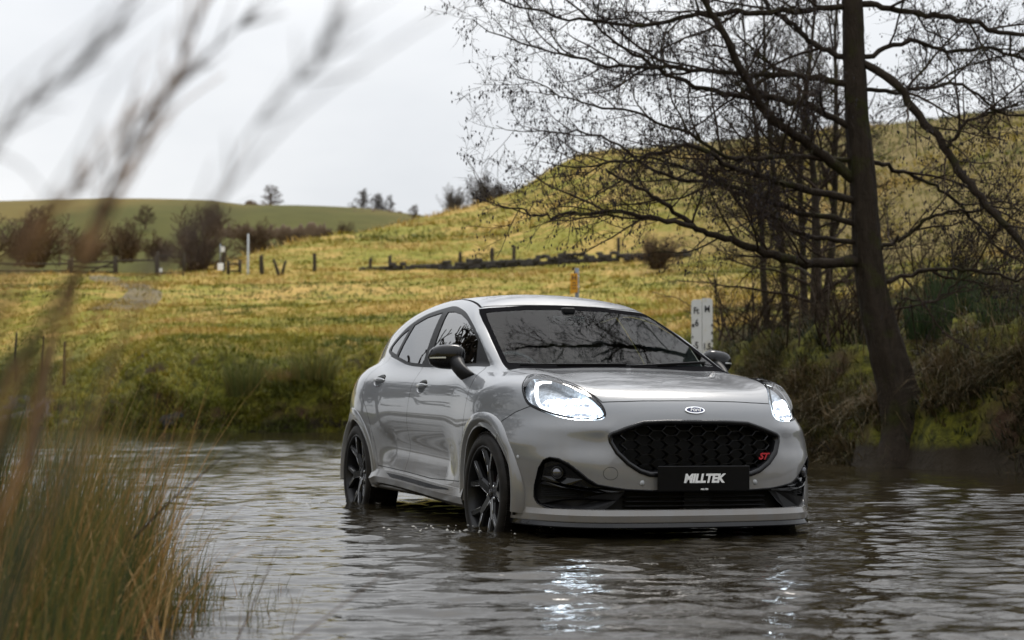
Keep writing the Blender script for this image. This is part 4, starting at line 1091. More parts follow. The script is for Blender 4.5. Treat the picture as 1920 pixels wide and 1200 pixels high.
# ---- water
def mat_water():
    m, t, o = nt('river_water'); co = t.nodes.new('ShaderNodeTexCoord').outputs['Object']
    def lay(scx, scy, sc, det, r, dist=0.0, rot=0.0):
        mp = node(t, 'ShaderNodeMapping'); mp.inputs['Scale'].default_value = (scx, scy, 1); mp.inputs['Rotation'].default_value = (0, 0, rot); L(t, co, mp.inputs[0]); return noise(t, sc, det, r, mp.outputs[0], dist)
    a = lay(.55, 1.5, 3.2, 3, .5, .6, .10); b = lay(.5, 1.6, 9.5, 3, .55, .4, -.12); c = lay(.7, 1.5, 26.0, 2, .5, .3, .05)
    s1 = node(t, 'ShaderNodeMath', operation='MULTIPLY'); L(t, a, s1.inputs[0]); s1.inputs[1].default_value = .006
    s2 = node(t, 'ShaderNodeMath', operation='MULTIPLY_ADD'); L(t, b, s2.inputs[0]); s2.inputs[1].default_value = .0030; L(t, s1.outputs[0], s2.inputs[2])
    s3 = node(t, 'ShaderNodeMath', operation='MULTIPLY_ADD'); L(t, c, s3.inputs[0]); s3.inputs[1].default_value = .0010; L(t, s2.outputs[0], s3.inputs[2])
    bp_ = bump(t, s3.outputs[0], 1.0, 1.0)
    silt = mixc(t, noise(t, .5, 3, .5, co), (.012, .010, .006), (.026, .020, .011))
    princ(t, o, silt, .03, 0, bp_, IOR=1.40, Specular_IOR_Level=.5); return m
M['water'] = mat_water()
tw = np.concatenate([np.linspace(-2.2, -.40, 30), np.linspace(-.39, .40, 300), np.linspace(.42, 2.2, 30)]); ys_ = np.concatenate([np.linspace(.6, 3.9, 20), np.geomspace(4.0, 60, 760)])
YW = np.repeat(ys_[:, None], len(tw), 1); XW = tw[None, :] * YW; dyw = np.gradient(ys_)[:, None]
ZW = np.zeros_like(YW); rwv = np.random.default_rng(17)
for k in range(60):                              # many small wave trains, most of them running towards the near bank
    lam = float(np.exp(rwv.uniform(math.log(.10), math.log(.46)))); th = rwv.normal(.10, .36); slope = .026 * rwv.uniform(.6, 1.4)
    kx, ky = math.sin(th) * 2 * PI / lam, math.cos(th) * 2 * PI / lam
    env = .35 + 1.3 * vnoise(XW * .30 / lam ** .5 + 7.3 * k, YW * .30 / lam ** .5 + 3.1 * k, 300 + k)
    ph = rwv.uniform(0, 2 * PI) + 1.8 * fbm(XW * .25, YW * .25, 2, 400 + k)
    ZW += slope * lam / (2 * PI) * env * np.sin(kx * XW + ky * YW + ph) * np.clip((lam - 2.6 * dyw) / (.9 * lam), 0, 1)
for k in range(22):                              # finest wind ripples
    lam = rwv.uniform(.060, .13); th = rwv.normal(.05, .40); kx, ky = math.sin(th) * 2 * PI / lam, math.cos(th) * 2 * PI / lam
    env = np.clip(.2 + 1.6 * vnoise(XW * 1.1 + 5.3 * k, YW * 1.1 + 2.1 * k, 500 + k), 0, 2)
    ZW += .044 * lam / (2 * PI) * env * np.sin(kx * XW + ky * YW + rwv.uniform(0, 6.28) + 1.5 * fbm(XW * .6, YW * .6, 2, 600 + k)) * np.clip((lam - 2.4 * dyw) / (.7 * lam), 0, 1)
ZW += .012 * fbm(XW * .5, YW * .9, 3, 61)
gust = .60 + .70 * np.clip(.5 + fbm(XW * .16, YW * .16, 3, 91), 0, 1); ZW *= gust
# ripples thrown off by the standing wheels
for wx0, wy0, ph in ((-.15, 9.19, 0), (-1.06, 11.6, 1), (1.4, 9.75, 2), (.5, 12.2, 3)):
    r_ = np.hypot(XW - wx0, (YW - wy0)); ZW += .006 * np.sin(r_ * 26 + ph) * np.exp(-r_ * 1.6)
ZW += -.004
nx_ = len(tw); I_ = (np.arange(len(ys_) - 1)[:, None] * nx_ + np.arange(nx_ - 1)[None, :]).ravel()
river = link('river', npmesh('river', np.stack([XW, YW, ZW], -1).reshape(-1, 3), np.stack([I_, I_ + 1, I_ + nx_ + 1, I_ + nx_], 1), True), M['water'])
tag(river, 'rippled brown river reflecting the pale sky', kind='structure')

# ---- the near bank, where the camera stands: ground behind and to the left, its unseen rise shaped to darken the car's reflections
xn = np.linspace(-70, 70, 211); yn = np.linspace(-90, 40, 196); XN, YN = np.meshgrid(xn, yn)
def near_land(X, Y):
    e = np.minimum(-(X + 1.0 + .10 * (Y - 3)), 9.0); e = np.where(Y > 1.2, np.minimum(e, (5.6 - Y) * .8), np.maximum(e, (.2 - Y) * .6))
    e = np.maximum(e, np.minimum(-(X + .36 * Y + 2.2), (33 - Y)))          # the bank runs on up the left side, outside the picture
    return np.where(e > 0, .05 + .10 * np.clip(e / 1.2, 0, 1) + .055 * np.clip(e - 1.2, 0, 60) + .05 * fbm(X * .7, Y * .7, 3, 77), -.3 * np.clip(-e / .4, 0, 1)) * 1.0
def near_h(X, Y): return near_land(X, Y) + 13.0 * sst(-5, -48, Y) + 5.0 * sst(-14, -40, X) * sst(40, 20, Y)
ZN = near_h(XN, YN); n_ = len(xn); I_ = (np.arange(len(yn) - 1)[:, None] * n_ + np.arange(n_ - 1)[None, :]).ravel()
tag(link('near_bank', npmesh('near_bank', np.stack([XN, YN, ZN], -1).reshape(-1, 3), np.stack([I_, I_ + 1, I_ + n_ + 1, I_ + n_], 1), True), M['pasture']), 'grassy near bank of the river', kind='structure')

# ------------------------------------------------------------------ trees
def mat_bark(name, a, b, moss=(.050, .060, .012), mossy=.5):
    m, t, o = nt(name); co = t.nodes.new('ShaderNodeTexCoord').outputs['Object']
    mp = node(t, 'ShaderNodeMapping'); mp.inputs['Scale'].default_value = (1, 1, .35); L(t, co, mp.inputs[0])
    n = noise(t, 14.0, 6, .7, mp.outputs[0]); c = mixc(t, n, a, b); ms = ramp(t, noise(t, 3.0, 4, .6, co), [(.62 - .2 * mossy, (0, 0, 0)), (.78 - .2 * mossy, (1, 1, 1))]); c = mixc(t, ms, c, moss)
    princ(t, o, c, .9, 0, bump(t, n, 1.0, .06), Specular_IOR_Level=.2); return m
M['bark'] = mat_bark('alder_bark', (.010, .008, .006), (.062, .046, .033), (.040, .042, .010), .45)
M['twig'] = mat_bark('alder_twigs', (.026, .017, .012), (.068, .046, .034), (.060, .058, .016), .4)
M['far_bark'] = mat_bark('far_bark', (.045, .035, .028), (.095, .075, .060), (.080, .075, .035), .3)
M['scrub_twig'] = mat_bark('scrub_twigs', (.030, .020, .013), (.080, .055, .034), (.06, .055, .02), .3)
M['cone'] = simple('alder_cones', (.018, .012, .014), .8, nscale=30)
def paths_mesh(name, paths, sides):
    Vs, Fs, b = [], [], 0
    for (P, R), n in zip(paths, sides):
        V, F = tube_np(P, R, n); Vs.append(V); Fs.append(F + b); b += len(V)
    return npmesh(name, np.concatenate(Vs), np.concatenate(Fs), True)
def wander(rng, p0, d, length, r0, r1, k, wob=.16, lift=.0, droop=.0):
    """a bending shoot of k pieces"""
    P = [np.array(p0)]; d = np.array(d, float); d /= np.linalg.norm(d); st_ = length / k
    for i in range(k):
        d = d + rng.normal(0, wob, 3); d[2] += lift - droop * (i / k); d /= np.linalg.norm(d); P.append(P[-1] + d * st_)
    return np.array(P), np.linspace(r0, r1, k + 1)
def side_dir(rng, T, ang, pref=None, flat=1.0):
    q = rng.normal(0, 1, 3); q[1] *= flat
    if pref is not None: q = q + pref
    q -= T * (q @ T); q /= max(np.linalg.norm(q), 1e-6); return T * math.cos(ang) + q * math.sin(ang)
def ramify(rng, P, R, level, spec, out, tips):
    """children along a shoot. spec[level] = (spacing, length factor range, angle range, min from base)"""
    if level >= len(spec): tips.append((P[-1], P[-1] - P[-2])); return
    sp_, (l0, l1), (a0, a1), st_ = spec[level]; seg = np.linalg.norm(np.diff(P, axis=0), axis=1); S = np.r_[0, np.cumsum(seg)]; Lt = S[-1]
    s = st_ * Lt + rng.uniform(0, sp_)
    while s < Lt * .985:
        i = min(np.searchsorted(S, s) - 1, len(seg) - 1); i = max(i, 0); u = (s - S[i]) / seg[i]; p = P[i] + (P[i + 1] - P[i]) * u; T = (P[i + 1] - P[i]) / seg[i]; r = R[i] + (R[i + 1] - R[i]) * u
        rest = (1 - .62 * s / Lt); ln = rng.uniform(l0, l1) * rest; d = side_dir(rng, T, rng.uniform(a0, a1), np.array([0, 0, .25]))
        cr = min(r * .72, .011 * ln ** .9 + .0016); k = max(3, int(ln / .10)) if ln < 1 else max(6, int(ln / .16)); k = min(k, 12)
        Q = wander(rng, p, d, ln, cr, max(.0016, cr * .35), k, .13, .012 if level < 2 else 0.0, .03)
        out.append((level, Q)); ramify(rng, Q[0], Q[1], level + 1, spec, out, tips)
        s += sp_ * rng.uniform(.5, 1.5)
    tips.append((P[-1], P[-1] - P[-2]))
def blob_mesh(name, C_, R_, rng, stretch=1.4):
    """many tiny six-cornered cones hanging from twig ends"""
    o = np.array([[1, 0, 0], [-.5, .87, 0], [-.5, -.87, 0], [0, 0, 1.3], [0, 0, -1.5]]); f = np.array([[0, 1, 3], [1, 2, 3], [2, 0, 3], [1, 0, 4], [2, 1, 4], [0, 2, 4]])
    n = len(C_); a = rng.uniform(0, 2 * PI, n); ca, sa = np.cos(a), np.sin(a); V = np.empty((n, 5, 3))
    V[..., 0] = ca[:, None] * o[:, 0] - sa[:, None] * o[:, 1]; V[..., 1] = sa[:, None] * o[:, 0] + ca[:, None] * o[:, 1]; V[..., 2] = o[:, 2] * stretch
    V = V * np.asarray(R_)[:, None, None] + np.asarray(C_)[:, None, :]
    return npmesh(name, V.reshape(-1, 3), (f[None] + 5 * np.arange(n)[:, None, None]).reshape(-1, 3), False)
def dens(P, k):
    """resample a polyline smoothly"""
    P = np.array(P, float); d = np.r_[0, np.cumsum(np.linalg.norm(np.diff(P, axis=0), axis=1))]; s = np.linspace(0, d[-1], k); return np.stack([sp(d, P[:, i])(s) for i in range(P.shape[1])], 1)

# ---- the big alder on the right bank
rg = np.random.default_rng(11); TY = 18.1
def px_path(pts, Y0, Y1, k=14):
    n = len(pts); return dens([wpt(x, y, Y0 + (Y1 - Y0) * i / (n - 1)) for i, (x, y) in enumerate(pts)], k)
trunk_px = [(1716, 872), (1703, 800), (1684, 720), (1660, 640), (1640, 560), (1626, 450), (1616, 330), (1606, 200), (1600, 80), (1595, -60), (1592, -300), (1585, -900)]
trunkP = np.array([wpt(x, y, TY) for x, y in trunk_px]); trunkR = np.array([.25, .188, .155, .136, .122, .111, .104, .098, .092, .085, .075, .03])
NT, NS = 150, 40; trunkP = dens(trunkP, NT); trunkP[8:] += np.stack([.02 * fbm(np.linspace(0, 14, NT), np.zeros(NT), 2, 3), .02 * fbm(np.linspace(0, 14, NT), np.ones(NT), 2, 4), np.zeros(NT)], 1)[8:]; trunkR = np.interp(np.linspace(0, 1, NT), np.linspace(0, 1, 12), trunkR)
LIMBS = [  # (pixels, depth start, depth end, radius start, end)
 ([(1598, 335), (1560, 305), (1523, 276), (1445, 210), (1412, 155), (1373, 88), (1340, 33), (1300, -40), (1260, -120)], 18.6, 17.6, .085, .030),
 ([(1605, 378), (1523, 353), (1445, 326), (1357, 293), (1318, 265), (1213, 282), (1130, 300), (1050, 310)], 18.6, 17.2, .060, .010),
 ([(1620, 490), (1511, 486), (1412, 458), (1335, 436), (1280, 409), (1230, 372), (1190, 345), (1140, 320)], 18.6, 17.4, .085, .016),
 ([(1300, 425), (1240, 412), (1160, 405), (1081, 406), (1000, 408), (930, 392), (890, 372)], 17.75, 17.3, .040, .006),
 ([(1598, 240), (1523, 204), (1412, 188), (1330, 168), (1246, 146), (1180, 105), (1136, 77), (1090, 30), (1050, -10)], 18.6, 18.0, .055, .012),
 ([(1600, 160), (1511, 145), (1357, 138), (1240, 140), (1136, 143), (1050, 125), (970, 105), (910, 78), (882, 60)], 18.6, 17.5, .050, .006),
 ([(1598, 12), (1467, 19), (1302, 28), (1180, 40), (1080, 30), (980, 5), (900, -30)], 18.6, 18.0, .050, .010),
 ([(1600, 300), (1480, 300), (1380, 300), (1290, 255), (1180, 215), (1090, 195), (1010, 160), (960, 130)], 18.6, 16.9, .040, .006),
 ([(1604, 420), (1500, 392), (1380, 350), (1250, 330), (1120, 255), (1000, 240), (930, 235)], 18.6, 18.6, .045, .005),
 ([(1600, 120), (1500, 60), (1420, -10), (1350, -90)], 18.6, 19.0, .050, .02),
 ([(1612, 455), (1500, 440), (1400, 380), (1300, 330), (1180, 300), (1070, 330), (990, 345)], 18.6, 19.2, .040, .005),
 ([(1612, 116), (1666, 143), (1721, 215), (1776, 276), (1832, 364), (1909, 458), (1990, 560)], 18.6, 17.6, .066, .050),
 ([(1600, 6), (1716, 22), (1799, 33), (1881, 61), (1960, 85), (2050, 90)], 18.6, 18.2, .050, .025),
 ([(1608, 110), (1721, 83), (1788, 97), (1854, 91), (1930, 118), (2030, 150)], 18.6, 19.0, .040, .015),
 ([(1640, 535), (1743, 516), (1826, 522), (1920, 535), (2010, 530)], 18.6, 17.7, .035, .015),
 ([(1620, 168), (1720, 165), (1799, 155), (1850, 190), (1930, 215), (2010, 225)], 18.6, 18.8, .035, .010),
 ([(1626, 300), (1700, 330), (1780, 380), (1870, 470), (1960, 520)], 18.6, 19.4, .035, .012),
 ([(1634, 470), (1700, 440), (1760, 400), (1840, 390), (1930, 400)], 18.6, 18.0, .035, .010),
 ([(1776, 276), (1800, 240), (1850, 205), (1930, 180)], 18.1, 18.1, .030, .010),
 ([(1646, 600), (1700, 560), (1760, 555), (1840, 500), (1920, 480)], 18.6, 18.0, .022, .006),
 ([(1598, -40), (1700, -90), (1820, -150), (1950, -180)], 18.6, 18.4, .05, .02),
 ([(1596, -60), (1480, -120), (1350, -170)], 18.6, 18.4, .05, .02),
 ([(1594, -200), (1450, -300), (1280, -380), (1100, -420), (950, -440)], 18.6, 17.2, .06, .015), ([(1594, -350), (1420, -500), (1250, -620), (1080, -700)], 18.6, 17.0, .06, .015), ([(1592, -480), (1700, -620), (1840, -740)], 18.6, 18.0, .05, .015), ([(1590, -600), (1480, -760), (1380, -900), (1250, -980)], 18.6, 17.4, .05, .015)]
limbs = []; out = []; tips = []
SPEC = [(.19, (.6, 1.7), (.5, 1.1), .08), (.115, (.25, .75), (.5, 1.2), .12), (.085, (.09, .30), (.5, 1.2), .15)]
for pts, y0, y1, r0, r1 in LIMBS:
    P = px_path(pts, y0 - .5, y1 - .3, 34); P[2:-1] += np.cumsum(rg.normal(0, .016, (len(P) - 3, 3)), 0) * .55 + rg.normal(0, .012, (len(P) - 3, 3)); R = np.linspace(r0, r1, len(P)) * .72 * (1 + rg.normal(0, .06, len(P))) ; limbs.append((P, R)); ramify(rg, P, R, 0, SPEC, out, tips)
alder = empty('alder_tree', tuple(trunkP[0] - np.array([0, 0, .3])))
tag(alder, 'tall bare alder leaning out over the river from the right bank', 'tree')
def child(o, par):
    o.parent = par; o.matrix_parent_inverse = Matrix.Translation(-Vector(par.location)); return o
rings_R = trunkR.copy()
V, F = tube_np(trunkP, trunkR, NS); cen = np.repeat(trunkP, NS, 0); ang_ = np.tile(2 * PI * np.arange(NS) / NS, NT); hgt = np.repeat(np.linspace(0, 1, NT), NS)
ridge = np.abs(fbm(np.cos(ang_) * 5 + 20, np.sin(ang_) * 5 + hgt * 22, 3, 15)); fl_ = 1 + .07 * np.sin(ang_ * 5 + hgt * 9) * np.clip(1.2 - hgt * 2, .3, 1) + .10 * fbm(np.cos(ang_) * 1.5, np.sin(ang_) * 1.5 + hgt * 14, 2, 19) - .22 * ridge
flare = 1.08 + .8 * np.clip(1 - hgt / .07, 0, 1) ** 2 * (1 + .5 * np.sin(ang_ * 4))
V = cen + (V - cen) * (fl_ * flare)[:, None]
child(link('trunk', npmesh('trunk', V, F, True), M['bark']), alder)
for q in limbs: child(link('limb', paths_mesh('limb', [q], [9]), M['bark']), alder)
child(link('boughs', paths_mesh('boughs', [q for l, q in out if l == 0], [6] * sum(l == 0 for l, q in out)), M['twig']), alder)['kind'] = 'stuff'
tw_ = [q for l, q in out if l > 0]; print('alder shoots', len(out))
child(link('twigs', paths_mesh('twigs', tw_, [3] * len(tw_)), M['twig']), alder)['kind'] = 'stuff'
def sprigs(name, paths, n, rng, l0, l1, r):
    """a haze of the finest twigs, set along the thin shoots"""
    w = np.array([np.linalg.norm(P[-1] - P[0]) for P, R in paths]); pk = rng.choice(len(paths), n, p=w / w.sum()); A = np.empty((n, 3)); T = np.empty((n, 3)); u = rng.random(n)
    for q in range(n):
        P = paths[pk[q]][0]; s = u[q] * (len(P) - 1); k = min(int(s), len(P) - 2); A[q] = P[k] + (P[k + 1] - P[k]) * (s - k); T[q] = P[k + 1] - P[k]
    T /= np.maximum(np.linalg.norm(T, axis=1), 1e-9)[:, None]; d = T * .7 + rng.normal(0, .6, (n, 3)); d /= np.linalg.norm(d, axis=1)[:, None]; ln = rng.uniform(l0, l1, n)[:, None]
    mid = A + d * ln * .5 + rng.normal(0, .012, (n, 3)); end = A + d * ln + rng.normal(0, .02, (n, 3)); s1 = np.cross(d, rng.normal(0, 1, (n, 3))); s1 /= np.linalg.norm(s1, axis=1)[:, None]; s2 = np.cross(d, s1)
    V = np.stack([A + s1 * r, A - s1 * r * .5 + s2 * r * .87, A - s1 * r * .5 - s2 * r * .87, mid + s1 * r * .8, mid - s1 * r * .4 + s2 * r * .7, mid - s1 * r * .4 - s2 * r * .7, end], 1).reshape(-1, 3); b = 7 * np.arange(n)[:, None]
    Q = np.concatenate([b + np.array([[0, 1, 4, 3]]), b + np.array([[1, 2, 5, 4]]), b + np.array([[2, 0, 3, 5]])]); T3 = np.concatenate([b + np.array([[3, 4, 6]]), b + np.array([[4, 5, 6]]), b + np.array([[5, 3, 6]])])
    return npmesh(name, V, [Q, T3], True), end
me_, ends_ = sprigs('fine_twigs', tw_, 20000, rg, .06, .24, .0022); child(link('fine_twigs', me_, M['twig']), alder)['kind'] = 'stuff'
tips += [(p, None) for p in ends_[::3]]
tp_ = np.array([t[0] for t in tips]); sel = rg.random(len(tp_)) < .42; cb = np.concatenate([tp_[sel] + rg.normal(0, .022, (sel.sum(), 3)) - [0, 0, .012] for _ in range(2)])
child(link('cones', blob_mesh('cones', cb, rg.uniform(.006, .0125, len(cb)), rg), M['cone']), alder)['kind'] = 'stuff'

# ---- thicket of slimmer trees behind the alder
def free_tree(rng, base, height, r0, nl, spec, spread=.9, lift=.05, lean=(0, 0), low=.25, droop=0.0, limb=.55):
    """trunk + limbs + ramification from scratch; returns trunk path, limbs, rest, tips"""
    d = np.array([lean[0], lean[1], 1.0]); P, R = wander(rng, base, d, height, r0, r0 * .12, 14, .05, .05)
    lim = []; o = []; tp = []
    for i in range(nl):
        u = low + (1 - low) * (i + rng.uniform(0, 1)) / nl; s = u * (len(P) - 1); k = min(int(s), len(P) - 2); p = P[k] + (P[k + 1] - P[k]) * (s - k); r = R[k]
        a = rng.uniform(0, 2 * PI); e = spread * (1 - .45 * u); dd = np.array([math.cos(a) * e, math.sin(a) * e, rng.uniform(.25, .8)]); ln = height * limb * (1.05 - .75 * u) * rng.uniform(.7, 1.15)
        Q = wander(rng, p, dd, ln, r * .55, r * .08 + .002, 9, .10, lift, droop); lim.append(Q); ramify(rng, Q[0], Q[1], 0, spec, o, tp)
    ramify(rng, P[len(P) // 2:], R[len(P) // 2:], 0, spec, o, tp)
    return (P, R), lim, o, tp
def plant_tree(name, label, cat, loc, gen, mats=('bark', 'twig'), group=None, rz=0.0, tsides=10):
    (P, R), lim, o, tp = gen; root = empty(name, loc, rz); tag(root, label, cat, group)
    link('trunk', paths_mesh('trunk', [(P, R)], [tsides]), M[mats[0]], root)
    al = lim + [q for l, q in o]; sd_ = [5] * len(lim) + [3] * len(o)
    link('crown', paths_mesh('crown', al, sd_), M[mats[1]], root); return root, tp
def ground_at(px, Y): X = (px - 960) / FPX * Y; return np.array([X, Y, float(land(np.array(X), np.array(Y)))])
SP2 = [(.30, (.5, 1.2), (.5, 1.1), .1), (.16, (.2, .5), (.5, 1.2), .15), (.14, (.08, .22), (.5, 1.1), .2)]
SP3 = [(.20, (.4, 1.1), (.5, 1.2), .1), (.14, (.15, .45), (.5, 1.2), .15), (.13, (.07, .2), (.5, 1.2), .2)]
g_ = ground_at(1530, 24.6); r2 = np.random.default_rng(23)
g2 = free_tree(r2, (0, 0, -.15), 4.2, .10, 44, SP3, 1.25, .0, (.05, -.02), .14, .05, .60)
g2 = (g2[0], [(a, b * .62) for a, b in g2[1]], g2[2], g2[3])
dark_tree, tpd = plant_tree('dark_tree', 'low dense twiggy tree with drooping branches right of the depth board', 'tree', tuple(g_), g2)
me_, _e = sprigs('fine_twigs', [q for l, q in g2[2]], 11000, r2, .06, .22, .0024); link('fine_twigs', me_, M['twig'], dark_tree)['kind'] = 'stuff'
def mat_leaf():
    return mat_blades('ivy_leaves', [(.012, .016, .005), (.030, .036, .008), (.060, .064, .012), (.105, .095, .020)])
M['ivy'] = mat_leaf()
# mossy flecks and last leaves through its crown
tpp = np.array([t[0] for t in tpd]); pick = r2.integers(0, len(tpp), 5200); c = tpp[pick] + r2.normal(0, .07, (5200, 3)); a = r2.normal(0, 1, (5200, 3)); a /= np.linalg.norm(a, axis=1)[:, None]; b = np.cross(a, r2.normal(0, 1, (5200, 3))); b /= np.linalg.norm(b, axis=1)[:, None]; s_ = r2.uniform(.010, .022, 5200)[:, None]
V = np.stack([c - a * s_, c - b * s_ * .5, c + a * s_, c + b * s_ * .5], 1).reshape(-1, 3)
me = npmesh('leaves', V, np.arange(len(V)).reshape(-1, 4), False); set_tone(me, np.repeat(r2.uniform(0, 1, 5200), 4)); link('leaves', me, M['ivy'], dark_tree)
for k, (px, Y, h, lean) in enumerate(((1478, 26.0, 6.4, -.03), (1512, 27.0, 7.0, .0), (1545, 25.6, 6.6, .03), (1440, 27.5, 6.0, -.05))):
    r2 = np.random.default_rng(40 + k); g_ = ground_at(px, Y)
    plant_tree('slim_tree', ['thin upright bare tree second from left among the four slim ones behind the alder', 'thin upright bare tree third from left among the four slim ones behind the alder', 'thin upright bare tree nearest the alder trunk among the four slim ones', 'leftmost of the four thin upright bare trees behind the alder'][k], 'tree', tuple(g_), free_tree(r2, (0, 0, -.1), h, .065, 16, SP2, .45, .06, (lean, 0), .2, 0, .34), group='slim trees behind the alder', tsides=7)

# scrub filling the gap under the alder
for k, (px, Y, h, lb) in enumerate(((1600, 21.4, 1.9, 'brown scrub right behind the alder trunk'), (1425, 25.5, 1.8, 'brown scrub between the depth board and the dark tree'), (1800, 23.5, 1.9, 'brown scrub up the bank right of the alder'))):
    r2 = np.random.default_rng(90 + k); lim = []; o = []; tp = []; g_ = ground_at(px, Y)
    for i in range(30):
        a = r2.uniform(0, 2 * PI); e_ = r2.uniform(.1, 1.0); Q = wander(r2, (r2.normal(0, .35), r2.normal(0, .35), -.1), (math.cos(a) * e_, math.sin(a) * e_, 1), r2.uniform(.5, 1.0) * h, .014, .004, 8, .14, .0, .03); lim.append(Q); ramify(r2, Q[0], Q[1], 0, [(.13, (.25, .7), (.4, 1.0), .1), (.11, (.12, .3), (.5, 1.1), .1)], o, tp)
    plant_tree('scrub', lb, 'bush', tuple(g_), (lim[0], lim[1:], o, tp), ('twig', 'scrub_twig'), 'scrub under the alder', tsides=5)
# ---- trees and bushes far off
SPF = [(.50, (1.0, 2.4), (.5, 1.0), .12), (.28, (.5, 1.2), (.5, 1.1), .12)]
far_gen = []
for k in range(4):
    r2 = np.random.default_rng(60 + k); (P, R), lim, o, tp = free_tree(r2, (0, 0, -.3), 7.5, .32, 34, SPF, 1.5, .03, (0, 0), .16, 0, .62)
    lim = [(a, np.maximum(b, .03)) for a, b in lim]; o = [(l, (a, np.maximum(b, .045))) for l, (a, b) in o]; far_gen.append(((P, R), lim, o, tp))
SPB = [(.22, (.5, 1.3), (.4, 1.0), .1), (.17, (.3, .6), (.5, 1.1), .1)]
bush_gen = []
for k in range(3):
    r2 = np.random.default_rng(80 + k); lim = []; o = []; tp = []
    for i in range(40):
        a = r2.uniform(0, 2 * PI); e = r2.uniform(.1, .9); Q = wander(r2, (r2.normal(0, .3), r2.normal(0, .3), -.2), (math.cos(a) * e, math.sin(a) * e, 1), r2.uniform(1.5, 2.9), .045, .014, 8, .10, .03); lim.append(Q); ramify(r2, Q[0], Q[1], 0, SPB, o, tp)
    o = [(l, (a, np.maximum(b, .016))) for l, (a, b) in o]; bush_gen.append((lim[0], lim[1:], o, tp))
FARMESH = {}
def far_plant(kind, var, label, px, py, Y, hpx, sx=1.0, rz=0.0, group=None, mats=('far_bark', 'far_bark'), onland=None):
    gen = (far_gen if kind == 'tree' else bush_gen)[var]; key = (kind, var)
    if key not in FARMESH:
        (P, R), lim, o, tp = gen; FARMESH[key] = (paths_mesh('trunk', [(P, R)], [6]), paths_mesh('crown', lim + [q for l, q in o], [3] * (len(lim) + len(o))))
        allp = np.concatenate([q[0] for q in lim] + [q[0] for l, q in o]); FARMESH[key] += (allp[:, 2].max(),)
        for me in FARMESH[key][:2]: me.materials.append(M[mats[0]])
    p = wpt(px, py, Y); h = hpx / FPX * Y; s = h / FARMESH[key][2]
    root = empty('bare_tree' if kind == 'tree' else 'bush', tuple(p), rz); root.scale = (s * sx, s * sx, s); tag(root, label, kind, group)
    for nm, me in zip(('trunk', 'crown'), FARMESH[key][:2]):
        o_ = D.objects.new(nm, me); COL.objects.link(o_); o_.parent = root
        if mats != ('far_bark', 'far_bark'):
            o_.material_slots[0].link = 'OBJECT'; o_.material_slots[0].material = M[mats[1]]
    return root
M['brown_bush'] = mat_bark('brown_bush', (.070, .046, .027), (.130, .088, .052), (.10, .085, .036), .2)
M['grey_twig'] = mat_bark('grey_far_twigs', (.080, .070, .062), (.135, .115, .10), (.11, .10, .06), .2)
TB = ('brown_bush', 'brown_bush'); TG = ('grey_twig', 'grey_twig')
far_plant('tree', 0, 'largest round bare tree alone on the distant skyline', 507, 396, 530, 52, 1.25, .3, mats=TB)
for k, (px, py, hp, sx) in enumerate(((677, 403, 50, 1.0), (700, 404, 44, .8), (716, 404, 42, .7), (731, 404, 40, .9))):
    far_plant('tree', (k + 1) % 4, ['first from the left in the row of four skyline trees', 'second from the left in the row of four skyline trees', 'third from the left in the row of four skyline trees', 'rightmost tree in the row of four skyline trees'][k], px, py, 535, hp, sx, k * 1.3, 'row of skyline trees', TG)
far_plant('tree', 2, 'small dark round tree on the skyline right of the row of four', 773, 414, 300, 32, .9, 1.0, mats=TB)
far_plant('bush', 0, 'stubby dark bush on the grassy mound right of the stone wall end', 786, 458, 150, 44, .6, .2, mats=TB)
far_plant('bush', 1, 'brown bush at the left shoulder of the grassy mound', 648, 452, 170, 40, .8, 1.1, mats=TB)
far_plant('bush', 2, 'leftmost of the three bare shrubs on the hill crest', 852, 402, 172, 62, .75, .4, 'shrubs on the hill crest', TG)
far_plant('bush', 0, 'tallest of the three bare shrubs on the hill crest', 905, 396, 176, 78, .8, 1.4, 'shrubs on the hill crest', TG)
far_plant('bush', 1, 'rightmost of the three bare shrubs on the hill crest', 940, 388, 178, 52, .9, 2.4, 'shrubs on the hill crest', TG)
far_plant('tree', 3, 'dark bare tree standing in the distant field above the gate', 273, 428, 420, 46, 1.2, .8, mats=TB)
far_plant('bush', 2, 'big dark brown bush behind the white sign', 372, 512, 112, 132, .85, .7, mats=TB)
far_plant('bush', 0, 'brown bush top showing above the big dark bush', 395, 440, 200, 66, .9, 1.9, mats=TB)
for k, (px, py, hp, Y, sx, vr) in enumerate(((60, 492, 112, 165, 1.3, 1), (165, 488, 62, 200, 1.7, 2), (235, 486, 80, 190, 1.0, 0), (300, 486, 48, 175, 1.5, 1), (478, 476, 72, 230, 1.1, 2), (545, 462, 36, 260, 1.8, 0), (612, 452, 26, 280, 1.6, 1), (-40, 492, 80, 160, 1.6, 0))):
    far_plant('bush', vr, ['hedge bush nearest the left edge behind the field gate', 'second hedge bush from the left behind the field gate', 'third hedge bush from the left behind the field gate', 'fourth hedge bush from the left behind the field gate', 'hedge bush just right of the pale pole', 'second hedge bush right of the pale pole', 'third hedge bush right of the pale pole', 'hedge bush cut off by the left edge of the picture'][k], px, py, Y, hp, sx, k * .9, 'hedge beyond the field', TB)
far_plant('bush', 1, 'thorn bush on the crest at the right edge of the picture', 1900, 330, 135, 150, 1.0, .5, mats=TB)
far_plant('bush', 2, 'dark bramble bush beside the end of the stone wall', 1235, 500, 84, 70, 1.3, .5, mats=TB)
